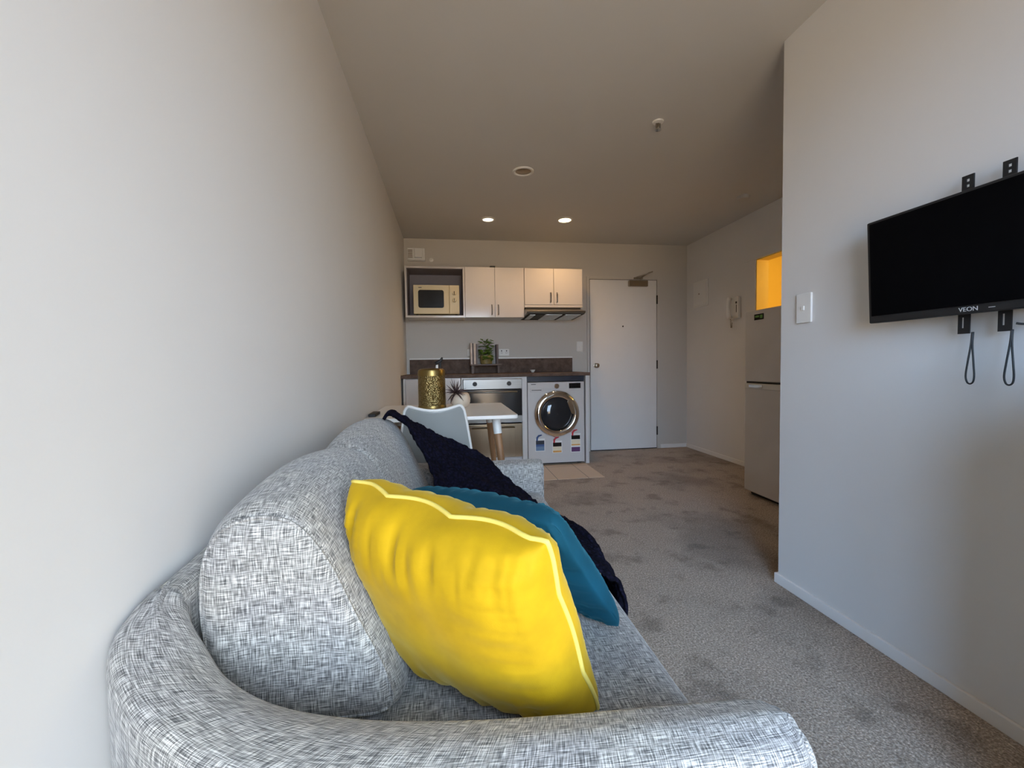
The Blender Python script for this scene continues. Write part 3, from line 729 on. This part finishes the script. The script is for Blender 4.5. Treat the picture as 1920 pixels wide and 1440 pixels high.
# base units
YB = 4.183
bc = thing('base_cabinet', 'narrow pale base cabinet left of the oven', 'cabinet', (-0.17, 4.48, 0))
obj('carcass', boxes((-0.445, 0.100, YB + 0.02, YF, 0.10, 0.900), (-0.445, -0.425, YB, YB + 0.02, 0.0, 0.900), (-0.425, 0.100, YB + 0.06, YB + 0.08, 0.0, 0.10)), 'carc', bc)
d = obj('door', box(-0.421, 0.098, YB, YB + 0.018, 0.11, 0.895), 'cab', bc, bevel=0.0015)
ho = thing('oven_housing', 'white cabinet frame around the oven and dish drawer', 'cabinet', (0.42, 4.48, 0))
obj('frame', boxes((0.104, 0.120, YB, YF - 0.02, 0.0, 0.900), (0.703, 0.752, YB, YF - 0.02, 0.0, 0.900), (0.120, 0.703, YB, YF - 0.02, 0.884, 0.900), (0.120, 0.703, YB + 0.02, YF - 0.02, 0.448, 0.456), (0.120, 0.703, YB + 0.06, YB + 0.08, 0.0, 0.10)), 'carc', ho, bevel=0.001)
ov = thing('oven', 'built-in stainless oven with black glass door', 'oven', (0.41, 4.45, 0.457))
obj('chassis', box(0.135, 0.690, YB + 0.012, YF - 0.1, 0.458, 0.878), 'dark', ov)
op = obj('control_panel', box(0.123, 0.700, YB - 0.014, YB + 0.011, 0.784, 0.882), 'steel', ov, bevel=0.003)
for x in (0.236, 0.572):
    rg = obj('dial_ring', lathes([(0.034, 0), (0.034, 0.003)], (x, YB - 0.014, 0.838), (0, -1, 0), 28), 'steel', op)
    obj('dial', lathes([(0.022, 0), (0.021, 0.018), (0.018, 0.021)], (x, YB - 0.017, 0.838), (0, -1, 0), 28), 'blackm', op, smooth=True, autosmooth=True)
od = obj('door', box(0.123, 0.700, YB - 0.014, YB + 0.010, 0.460, 0.778), 'black', ov, bevel=0.002)
obj('steel_trim', box(0.123, 0.700, YB - 0.016, YB - 0.0142, 0.460, 0.520), 'steel', od)
obj('handle', tubes(([(0.175, YB - 0.014, 0.755), (0.175, YB - 0.045, 0.757), (0.19, YB - 0.05, 0.757), (0.63, YB - 0.05, 0.757), (0.645, YB - 0.045, 0.757), (0.645, YB - 0.014, 0.755)], 0.008), n=12), 'steel', od, smooth=True)
dd = thing('dish_drawer', 'brushed steel dish drawer below the oven', 'dishwasher', (0.41, 4.45, 0.105))
obj('body', box(0.128, 0.695, YB + 0.012, YF - 0.1, 0.106, 0.440), 'dark', dd)
df = obj('drawer_front', box(0.123, 0.700, YB - 0.012, YB + 0.010, 0.108, 0.440), 'steelv', dd, bevel=0.004)
obj('handle', tubes(([(0.20, YB - 0.012, 0.405), (0.20, YB - 0.04, 0.407), (0.62, YB - 0.04, 0.407), (0.62, YB - 0.012, 0.405)], 0.007), n=12), 'steel', df, smooth=True)
o = obj('end_panel', box(1.357, 1.392, YB, YF - 0.005, 0.0045, 0.9015), 'carc', None, bevel=0.001); tag(o, 'white end panel between the washing machine and the entrance door', 'panel')
# washing machine
wm = thing('washing_machine', 'white front-loading washing machine with chrome porthole', 'washing machine', (1.05, 4.48, 0.004))
WY = 4.192
obj('body', box(0.760, 1.345, WY + 0.02, YF - 0.06, 0.022, 0.842), 'wash', wm, bevel=0.006)
wf = obj('front_panel', box(0.760, 1.345, WY, WY + 0.0195, 0.022, 0.842), 'wash', wm, bevel=0.006)
wr = obj('porthole', lathes([(0.232, 0.0), (0.236, 0.008), (0.232, 0.022), (0.214, 0.036), (0.190, 0.042), (0.172, 0.038), (0.166, 0.024), (0.164, 0.006)], (1.056, WY, 0.522), (0, -1, 0), 64, cap=False), 'chrome', wm, smooth=True, label='chrome porthole ring')
obj('glass_bowl', lathes([(0.1655, 0.006), (0.158, 0.016), (0.13, 0.028), (0.09, 0.036), (0.045, 0.040), (0.001, 0.041)], (1.056, WY, 0.522), (0, -1, 0), 64, cap=False), 'drum', wr, smooth=True, label='dark convex glass')
obj('latch', rr((1.196, WY - 0.046, 0.59), (0.35, 0, -0.94), (0.94, 0, 0.35), (0, 1, 0), 0.15, 0.042, 0.02, 0.008), 'chrome', wr, bevel=0.002)
obj('control_panel', box(0.764, 1.341, WY - 0.006, WY - 0.0002, 0.770, 0.840), 'wash', wm, bevel=0.002)
obj('display', box(1.185, 1.305, WY - 0.0075, WY - 0.0062, 0.775, 0.828), 'black', wm)
obj('dial', lathes([(0.026, 0), (0.025, 0.014), (0.02, 0.018)], (1.055, WY - 0.006, 0.800), (0, -1, 0), 28), 'chrome', wm, smooth=True, autosmooth=True)
obj('detergent_drawer', box(0.785, 0.925, WY - 0.010, WY - 0.0062, 0.745, 0.778), 'wash', wm, bevel=0.003)
obj('brand_mark', boxes((0.795, 0.845, WY - 0.0072, WY - 0.0062, 0.818, 0.825)), 'ink', wm); obj('drawer_print', boxes((0.80, 0.90, WY - 0.0112, WY - 0.0102, 0.760, 0.766)), 'ink', wm)
for x in (0.80, 1.30):
    for y in (4.24, 4.66): obj('foot', lathes([(0.02, 0), (0.02, 0.017)], (x, y, 0.0042), n=14), 'blackm', wm)
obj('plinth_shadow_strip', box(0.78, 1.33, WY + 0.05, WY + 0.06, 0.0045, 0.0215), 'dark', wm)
def hook(x0, z, mat_, par):
    pts = [(x0 + 0.012, WY - 0.0018, z), (x0 + 0.014, WY - 0.0018, z + 0.03), (x0 + 0.03, WY - 0.0018, z + 0.048), (x0 + 0.062, WY - 0.0018, z + 0.056)]
    obj('swoosh', tubes((pts, [0.009, 0.010, 0.010, 0.005]), n=8), mat_, par, smooth=True)
def sticker(x0, x1, z0, z1, bands, hookm):
    st = obj('rating_sticker', box(x0 - 0.006, x1 + 0.006, WY - 0.0008, WY - 0.0001, z0 - 0.005, z1 + 0.02), 'white_pl', wm)
    for a, b_, m_ in bands: obj('band', box(x0, x1, WY - 0.0014, WY - 0.0009, z0 + (z1 - z0) * a, z0 + (z1 - z0) * b_), m_, st)
    hook(x0, z1, hookm, st); return st
sticker(0.838, 0.925, 0.152, 0.255, [(0, 0.42, 'st_cyan'), (0.42, 0.62, 'st_blue'), (0.62, 1, 'navy')], 'st_blue')
sticker(1.014, 1.102, 0.128, 0.228, [(0, 0.18, 'st_or'), (0.18, 0.6, 'st_pale'), (0.6, 1.0, 'black')], 'st_red')
sticker(1.206, 1.297, 0.128, 0.295, [(0, 0.28, 'st_pur'), (0.38, 0.46, 'st_or'), (0.46, 0.74, 'st_pale'), (0.76, 1.0, 'black')], 'st_red')
o = obj('gap_shade_strip', box(0.757, 1.353, WY + 0.03, WY + 0.04, 0.848, 0.8995), 'navy', None); tag(o, 'dark strip for the shaded gap above the washing machine under the worktop', 'panel')  # dark colour stands for the shade in the open gap over the washer
# worktop items
st = thing('book_stand', 'low dark wooden stand carrying cookbooks on the worktop', 'stand', (0.375, 4.62, 0.9342))
obj('shelf', box(0.215, 0.545, 4.53, 4.70, 1.018, 1.034), 'dwood', st, bevel=0.002)
for x in (0.24, 0.515):
    for y in (4.55, 4.68): obj('leg', box(x - 0.012, x + 0.012, y - 0.012, y + 0.012, 0.9342, 1.0178), 'dwood', st)
labels = ['pale thin cookbook at the left end of the stand', 'dark brown thin cookbook second from left on stand', 'cream cookbook third from left on the stand', 'dark cookbook just left of the leafy plant', 'broad grey cookbook behind the leafy plant', 'dark thin cookbook at the right end of the stand']
cols = [(0.50, 0.43, 0.38), (0.05, 0.03, 0.03), (0.52, 0.44, 0.36), (0.10, 0.075, 0.07), (0.30, 0.27, 0.25), (0.07, 0.045, 0.04)]
for k, (x0, w_, h_) in enumerate(((0.220, 0.018, 0.228), (0.239, 0.013, 0.222), (0.253, 0.022, 0.220), (0.276, 0.016, 0.215), (0.293, 0.200, 0.205), (0.494, 0.022, 0.208))):
    y0 = 4.55 if k != 4 else 4.655
    bk = thing('cookbook', labels[k], 'book', (x0 + w_ / 2, 4.62, 1.034), 'cookbooks on the stand')
    y1 = 4.695
    bm_ = boxes((x0 + 0.0005, x0 + w_ - 0.0005, y0, y0 + 0.003, 1.0342, 1.034 + h_), (x0 + 0.0005, x0 + 0.003, y0 + 0.003, y1, 1.0342, 1.034 + h_), (x0 + w_ - 0.003, x0 + w_ - 0.0005, y0 + 0.003, y1, 1.0342, 1.034 + h_))
    obj('cover', bm_, plain('book_cover', cols[k], 0.5, var=0.1, scale=30), bk)
    obj('pages', box(x0 + 0.0032, x0 + w_ - 0.0032, y0 + 0.0032, y1 - 0.003, 1.0362, 1.034 + h_ - 0.004), 'page', bk)
pl = thing('potted_plant', 'leafy green plant in an olive pot before the cookbooks', 'plant', (0.388, 4.595, 1.034))
obj('pot', lathes([(0.055, 0), (0.060, 0.004), (0.068, 0.075), (0.068, 0.09), (0.062, 0.09), (0.058, 0.07)], (0.388, 4.578, 1.0342), n=32), 'opot', pl, smooth=True, autosmooth=True)
random.seed(11)
for k in range(95):
    a = random.uniform(0, 2 * PI); r_ = 0.085 * math.sqrt(random.random()); z = 1.125 + random.uniform(0, 0.19)
    c = Vector((0.388 + r_ * math.cos(a), 4.578 + 0.55 * r_ * math.sin(a) - 0.004, z - (r_ / 0.085) ** 2 * 0.035))
    if k % 7 == 0: c.z = 1.07 + random.uniform(0, 0.05); c.y = 4.500; c.x = 0.388 + random.uniform(-0.05, 0.06)
    d = Vector((math.cos(a), math.sin(a) * 0.6 - 0.3, random.uniform(-0.2, 0.8))).normalized(); s_, t2 = frame_of(d)
    L_ = random.uniform(0.042, 0.064); w_ = L_ * 0.42
    bm = bmesh.new()
    q = [c - d * L_ * 0.5, c + s_ * w_ - t2 * 0.002, c + d * L_ * 0.5 - Vector((0, 0, 0.004)), c - s_ * w_ - t2 * 0.002, c + t2 * 0.004]
    for p in q:
        p.y = min(p.y, 4.648)
        if p.y > 4.54 and p.z < 1.27: p.x = min(max(p.x, 0.297), 0.490)
    vs = [bm.verts.new(p) for p in q]
    for i in range(4): bm.faces.new((vs[i], vs[(i + 1) % 4], vs[4]))
    obj('leaf', bm, 'leaf', pl, smooth=True, solid=0.0008)
o = obj('small_bowl', lathes([(0.010, 0), (0.014, 0.002), (0.025, 0.022), (0.027, 0.030), (0.024, 0.030), (0.012, 0.006)], (0.895, 4.60, 0.9342), n=28), 'white_pl', None, smooth=True); tag(o, 'tiny white bowl standing on the worktop right of the plant', 'bowl')
# far wall fittings
tb = thing('wall_unit', 'boxy white control unit high in the far left corner', 'control unit', (-0.335, YF - 0.04, 2.17))
obj('back_plate', box(-0.425, -0.240, YF - 0.030, YF, 2.155, 2.292), 'white_pl', tb, bevel=0.004)
obj('cover', box(-0.350, -0.268, YF - 0.055, YF - 0.0302, 2.185, 2.285), 'white_pl', tb, bevel=0.006)
obj('ledge', box(-0.425, -0.240, YF - 0.05, YF - 0.0302, 2.160, 2.175), 'white_pl', tb, bevel=0.003)
obj('side_grille', boxes(*[(-0.420, -0.372, YF - 0.033, YF - 0.0302, 2.19 + 0.018 * i, 2.20 + 0.018 * i) for i in range(5)]), 'bronze', tb)
o = obj('wall_hook', lathes([(0.022, 0), (0.022, 0.006), (0.010, 0.010), (0.010, 0.025)], (-0.175, YF, 2.175), (0, -1, 0), 20), 'white_pl', None, smooth=True, autosmooth=True); tag(o, 'small round white fitting beside the corner control unit', 'fitting')
def switch(name, label, cat, c, ux, un_, w_, h_, rocker=True, parts=1):
    s = thing(name, label, cat, (c[0], c[1], c[2] - h_ / 2))
    c = Vector(c); un_ = Vector(un_)
    obj('plate', rr(c, ux, (0, 0, 1), un_, w_, h_, 0.004, 0.009), 'white_pl', s, bevel=0.002)
    obj('rocker', rr(c + un_ * 0.0092, ux, (0, 0, 1), un_, 0.012, 0.018, 0.002, 0.005), 'trim', s, bevel=0.001)
    return s
switch('light_switch', 'white light switch on the far wall beside the entrance door', 'switch', (1.484, YF - 0.0005, 1.218), (1, 0, 0), (0, -1, 0), 0.072, 0.118)
so = thing('power_socket', 'faint white power socket on the wall right of cookbooks', 'socket', (0.60, YF, 1.12))
obj('plate', rr((0.605, YF - 0.0005, 1.163), (1, 0, 0), (0, 0, 1), (0, -1, 0), 0.115, 0.075, 0.005, 0.008), 'white_pl', so, bevel=0.002)
for x in (0.577, 0.633): obj('outlet', boxes((x - 0.008, x - 0.005, YF - 0.0095, YF - 0.0088, 1.15, 1.163), (x + 0.005, x + 0.008, YF - 0.0095, YF - 0.0088, 1.15, 1.163), (x - 0.006, x + 0.006, YF - 0.013, YF - 0.0088, 1.172, 1.186)), 'ink', so)
so = thing('power_socket', 'white power socket half hidden left of the cookbooks', 'socket', (0.2, YF, 1.12))
obj('plate', rr((0.232, YF - 0.0005, 1.163), (1, 0, 0), (0, 0, 1), (0, -1, 0), 0.075, 0.075, 0.005, 0.008), 'white_pl', so, bevel=0.002)
obj('outlet', boxes((0.224, 0.227, YF - 0.0095, YF - 0.0088, 1.15, 1.163), (0.237, 0.240, YF - 0.0095, YF - 0.0088, 1.15, 1.163)), 'ink', so)
# right hallway wall fittings
ep = thing('electrical_panel', 'white meter board cover on the hallway wall', 'electrical panel', (XR, 4.48, 1.64))
obj('frame', rr((XR - 0.0005, 4.490, 1.785), (0, 1, 0), (0, 0, 1), (-1, 0, 0), 0.275, 0.290, 0.008, 0.012), 'white_pl', ep, bevel=0.003)
edr = obj('door', rr((XR - 0.0127, 4.490, 1.785), (0, 1, 0), (0, 0, 1), (-1, 0, 0), 0.245, 0.260, 0.006, 0.008), 'white_pl', ep, bevel=0.002)
obj('latch', lathes([(0.009, 0), (0.008, 0.003)], (XR - 0.0208, 4.50, 1.785), (-1, 0, 0), 16), 'bronze', edr)
ip = thing('intercom_telephone', 'white intercom telephone hanging on the hallway wall by the fridge', 'telephone', (XR, 3.89, 1.36))
obj('base', rr((XR - 0.0005, 3.875, 1.548), (0, 1, 0), (0, 0, 1), (-1, 0, 0), 0.105, 0.215, 0.012, 0.03), 'white_pl', ip, bevel=0.006)
hs = obj('handset', tubes(([(XR - 0.050, 3.925, 1.450), (XR - 0.062, 3.925, 1.485), (XR - 0.068, 3.925, 1.55), (XR - 0.062, 3.925, 1.615), (XR - 0.050, 3.925, 1.648)], [0.022, 0.021, 0.017, 0.021, 0.022]), n=16), 'white_pl', ip, smooth=True, autosmooth=True)
obj('button', box(XR - 0.034, XR - 0.030, 3.84, 3.86, 1.585, 1.605), 'ink', ip); obj('speaker_slot', box(XR - 0.0325, XR - 0.0302, 3.845, 3.853, 1.50, 1.575), 'ink', ip)
pts = []
for k in range(120):
    a = k / 119; c = Vector((XR - 0.045, 3.915 - 0.02 * a, 1.44 - 0.085 * math.sin(PI * a * 0.85)))
    pts.append(c + 0.006 * Vector((math.cos(a * 70), math.sin(a * 70), 0)))
bm = bmesh.new(); tube(bm, pts, 0.0022, 6); obj('coiled_cord', bm, 'bronze', ip, smooth=True)
# fridge
fx = 2.232
fg = thing('fridge', 'tall silver-grey two-door fridge freezer in the hallway', 'fridge', (2.52, 2.70, 0))
obj('cabinet', box(fx + 0.055, 2.795, 2.425, 2.985, 0.03, 1.392), 'fridge', fg, bevel=0.008)
fd = obj('freezer_door', box(fx, fx + 0.05, 2.425, 2.985, 0.866, 1.392), 'fridge', fg, bevel=0.008, seg=3)
bd = obj('badge', box(fx - 0.002, fx + 0.001, 2.79, 2.885, 1.318, 1.360), 'black', fd)
obj('badge_print', boxes((fx - 0.0028, fx - 0.0021, 2.835, 2.875, 1.336, 1.350), (fx - 0.0028, fx - 0.0021, 2.80, 2.826, 1.328, 1.352)), 'green', bd, label='green print')
fd2 = obj('fridge_door', box(fx, fx + 0.05, 2.425, 2.985, 0.032, 0.852), 'fridge', fg, bevel=0.008, seg=3)
obj('handle_strip', box(fx - 0.004, fx + 0.02, 2.43, 2.98, 0.812, 0.851), 'gridg', fd2, bevel=0.004)
obj('handle_recess', box(fx - 0.008, fx - 0.0042, 2.79, 2.93, 0.820, 0.844), 'chrome', fd2, bevel=0.002)
obj('gap_strip', box(fx + 0.012, fx + 0.054, 2.43, 2.98, 0.8525, 0.8655), 'blackm', fg)
obj('plinth', box(fx + 0.05, fx + 0.06, 2.44, 2.97, 0.001, 0.029), 'blackm', fg)
for y in (2.46, 2.95): obj('foot', lathes([(0.018, 0), (0.018, 0.03)], (fx + 0.09, y, 0.001), n=14), 'blackm', fg)

# ------------------------------------------------------------------ television, bracket and switch on the near wall
tv = thing('television', 'black flat television with VEON on its lower edge', 'television', (1.40, 0.975, 1.13))
RT = Matrix.Translation((1.383, 0.975, 1.298)) @ Matrix.Rotation(math.radians(-2.9), 4, 'Y')
def rot(bm): bm.transform(RT); return bm
obj('housing', rot(box(0.0, 0.032, -0.278, 0.278, -0.165, 0.165)), 'blackm', tv, bevel=0.004)
obj('rear_bulge', rot(box(0.0322, 0.042, -0.20, 0.20, -0.12, 0.09)), 'blackm', tv, bevel=0.006)
obj('screen', rot(box(-0.0012, 0.001, -0.268, 0.268, -0.142, 0.157)), 'screen', tv)
text('brand_text', 'VEON', 0.0165, 'logo', RT @ Matrix(((0, 0, -1, -0.0008), (-1, 0, 0, 0.0), (0, 1, 0, -0.1530), (0, 0, 0, 1))), tv)
obj('indicator_print', rot(box(-0.0006, 0.0006, -0.058, -0.044, -0.1542, -0.1525)), 'logo', tv)
br = thing('television_bracket', 'black metal wall bracket holding the television with hanging straps', 'bracket', (1.45, 0.97, 0.95))
obj('wall_plate', box(XT - 0.014, XT - 0.0005, 0.80, 1.14, 1.24, 1.38), 'blackm', br, bevel=0.002)
def plate_holes(y0, y1, z0, z1, holes, x0=1.4345, x1=1.4385):
    """flat rail with see-through holes: built as strips around square-ish holes"""
    bm = bmesh.new(); zs = z0
    for (hz0, hz1, hy0, hy1) in holes:
        bx(bm, x0, x1, y0, y1, zs, hz0); bx(bm, x0, x1, y0, hy0, hz0, hz1); bx(bm, x0, x1, hy1, y1, hz0, hz1); zs = hz1
    bx(bm, x0, x1, y0, y1, zs, z1); return bm
for yc in (1.016, 0.926):
    rail = obj('rail', plate_holes(yc - 0.014, yc + 0.014, 1.082, 1.521, [(1.098, 1.128, yc + 0.000, yc + 0.006), (1.488, 1.496, yc - 0.004, yc + 0.004), (1.503, 1.511, yc - 0.004, yc + 0.004)]), 'blackm', br)
    obj('spacer', boxes((1.439, XT - 0.0145, yc - 0.008, yc + 0.008, 1.30, 1.36), (1.429, 1.4343, yc - 0.008, yc + 0.008, 1.33, 1.35)), 'blackm', rail)
for yc in (0.992, 0.908):
    loop = [(1.43, yc, 1.085), (1.428, yc + 0.001, 1.05), (1.426, yc + 0.006, 1.0), (1.426, yc + 0.0095, 0.965), (1.426, yc + 0.006, 0.947), (1.426, yc - 0.001, 0.942), (1.426, yc - 0.008, 0.948), (1.426, yc - 0.010, 0.966), (1.427, yc - 0.007, 1.0), (1.429, yc - 0.002, 1.05), (1.432, yc - 0.001, 1.085)]
    P = [catmull(loop, k / 60) for k in range(61)]
    bm = bmesh.new(); tube(bm, P, 0.0022, 8); obj('strap', bm, 'blackm', br, smooth=True, label='thin looped strap')
bm = bmesh.new(); tube(bm, [catmull([(1.43, 0.90, 1.10), (1.44, 0.885, 1.098), (1.45, 0.86, 1.112), (1.457, 0.83, 1.13), (1.463, 0.81, 1.16), (1.4645, 0.79, 1.20)], k / 50) for k in range(51)], 0.0028, 8)
obj('power_cable', bm, 'blackm', tv, smooth=True, label='thin black cable')
switch('light_switch', 'white light switch on the near wall left of the television', 'switch', (XT - 0.0005, 1.597, 1.232), (0, -1, 0), (-1, 0, 0), 0.074, 0.122)

# ------------------------------------------------------------------ ceiling fittings
def downlight(x, y, r, label, lens, dish):
    d = thing('downlight', label, 'ceiling light', (x, y, H - 0.012), 'recessed ceiling lights')
    obj('trim_ring', lathes([(r, 0.0), (r * 0.99, 0.006), (r * 0.80, 0.009), (r * 0.74, 0.004), (r * 0.74, 0.0)], (x, y, H), (0, 0, -1), 40, cap=False), 'white_pl', d, smooth=True)
    obj('lamp', lathes([(r * 0.76, 0.0), (r * 0.70, dish), (0.001, dish + 0.001)], (x, y, H - 0.0002), (0, 0, -1), 40, cap=False), lens, d, smooth=True)
    return d
downlight(1.119, 4.04, 0.076, 'glowing warm downlight above the cabinets', 'lens_on', 0.006)
downlight(0.387, 4.098, 0.068, 'pale white downlight left of the glowing one', 'lens_w', 0.005)
downlight(0.549, 3.075, 0.076, 'unlit recessed downlight nearest the sofa', 'bronze', 0.002)
sp = thing('fire_sprinkler', 'small metal fire sprinkler under the ceiling', 'sprinkler', (1.214, 2.371, H - 0.05))
obj('flange', lathes([(0.032, 0), (0.030, 0.006), (0.012, 0.010)], (1.214, 2.371, H), (0, 0, -1), 28), 'white_pl', sp, smooth=True, autosmooth=True)
obj('stem', tubes(([(1.214, 2.371, H - 0.01), (1.214, 2.371, H - 0.045)], 0.006), ([(1.225, 2.371, H - 0.01), (1.226, 2.371, H - 0.035), (1.214, 2.371, H - 0.045)], 0.003), ([(1.203, 2.371, H - 0.01), (1.202, 2.371, H - 0.035), (1.214, 2.371, H - 0.045)], 0.003), n=8), 'bronze', sp, smooth=True)
obj('deflector', lathes([(0.018, 0), (0.018, 0.003)], (1.214, 2.371, H - 0.045), (0, 0, -1), 20), 'chrome', sp)
o = obj('smoke_detector', lathes([(0.05, 0), (0.05, 0.012), (0.042, 0.026), (0.02, 0.030)], (2.465, 3.33, H), (0, 0, -1), 32), 'ceil', None, smooth=True, autosmooth=True); tag(o, 'round off-white smoke detector over the hallway', 'smoke detector')

# ------------------------------------------------------------------ light
def lamp(name, kind, loc, power, col, **k):
    l = bpy.data.lights.new(name, kind); l.energy = power; l.color = col
    for a, v in k.items(): setattr(l, a, v)
    o = bpy.data.objects.new(name, l); C.objects.link(o); o.location = loc; return o
lamp('downlight_beam', 'SPOT', (1.119, 4.04, H - 0.03), 24, (1.0, 0.62, 0.30), spot_size=math.radians(150), spot_blend=0.9, shadow_soft_size=0.035)
lamp('pale_beam', 'SPOT', (0.387, 4.098, H - 0.03), 10, (1.0, 0.68, 0.38), spot_size=math.radians(120), spot_blend=0.9, shadow_soft_size=0.03)
lamp('bathroom_lamp', 'POINT', (3.70, 3.30, 1.9), 22, (1.0, 0.74, 0.30), shadow_soft_size=0.08)
po = bpy.data.lights.new('window_portal', 'AREA'); po.shape = 'RECTANGLE'; po.size = WX1 - WX0; po.size_y = WZ1 - WZ0; po.cycles.is_portal = True
p = bpy.data.objects.new('window_portal', po); C.objects.link(p); p.location = ((WX0 + WX1) / 2, YW - 0.11, (WZ0 + WZ1) / 2); p.rotation_euler = (PI / 2, 0, PI)

w = bpy.data.worlds.new('daylight'); bpy.context.scene.world = w; w.use_nodes = True; t = w.node_tree
bg = t.nodes['Background']; tc = node(t, 'ShaderNodeTexCoord'); sx = node(t, 'ShaderNodeSeparateXYZ'); t.links.new(tc.outputs['Generated'], sx.inputs[0])
mr = node(t, 'ShaderNodeMapRange'); mr.inputs[1].default_value = -1; mr.inputs[2].default_value = 1; t.links.new(sx.outputs['Z'], mr.inputs[0])
blue = ramp(t, mr.outputs[0], [(0.0, (0.30, 0.24, 0.17)), (0.47, (0.36, 0.27, 0.18)), (0.52, (0.40, 0.65, 1.0)), (0.75, (0.34, 0.60, 1.0)), (1.0, (0.36, 0.60, 1.0))])
white = ramp(t, mr.outputs[0], [(0.0, (0.30, 0.24, 0.17)), (0.47, (0.38, 0.29, 0.20)), (0.52, (0.84, 0.93, 1.0)), (0.75, (0.72, 0.86, 1.0)), (1.0, (0.60, 0.78, 1.0))])
mx = node(t, 'ShaderNodeMapRange'); mx.inputs[1].default_value = -0.6; mx.inputs[2].default_value = 0.6; t.links.new(sx.outputs['X'], mx.inputs[0])
az = node(t, 'ShaderNodeMapRange'); az.inputs[1].default_value = -0.60; az.inputs[2].default_value = -0.95; az.inputs[3].default_value = 0.35; az.inputs[4].default_value = 1.0
t.links.new(sx.outputs['Y'], az.inputs[0])
st_ = t.nodes.new('ShaderNodeMath'); st_.operation = 'MULTIPLY'; st_.inputs[1].default_value = 23.0; t.links.new(az.outputs[0], st_.inputs[0])
t.links.new(mixc(t, mx.outputs[0], blue, white), bg.inputs['Color']); t.links.new(st_.outputs[0], bg.inputs['Strength'])

# ------------------------------------------------------------------ camera
f_px = 802.19
cd = bpy.data.cameras.new('camera'); cam = bpy.data.objects.new('camera', cd); C.objects.link(cam)
cd.sensor_width = 36; cd.lens = f_px * 36 / 1920; cd.clip_start = 0.02; cd.clip_end = 50
R_ = Vector((0.98952308, -0.14354, -0.01550295)); U_ = Vector((0.02146877, 0.04010689, 0.99896473)); F_ = Vector((0.14276962, 0.98883148, -0.04276832))
cam.matrix_world = Matrix(((R_.x, U_.x, -F_.x, 0), (R_.y, U_.y, -F_.y, 0), (R_.z, U_.z, -F_.z, 1.01192), (0, 0, 0, 1)))
S = bpy.context.scene; S.camera = cam
S.view_settings.view_transform = 'Standard'; S.view_settings.look = 'None'; S.view_settings.gamma = 1.0; S.view_settings.use_curve_mapping = False
S.view_settings.exposure = 0.0
S.cycles.max_bounces = 10; S.cycles.diffuse_bounces = 6; S.cycles.use_denoising = True; S.cycles.sample_clamp_indirect = 6.0
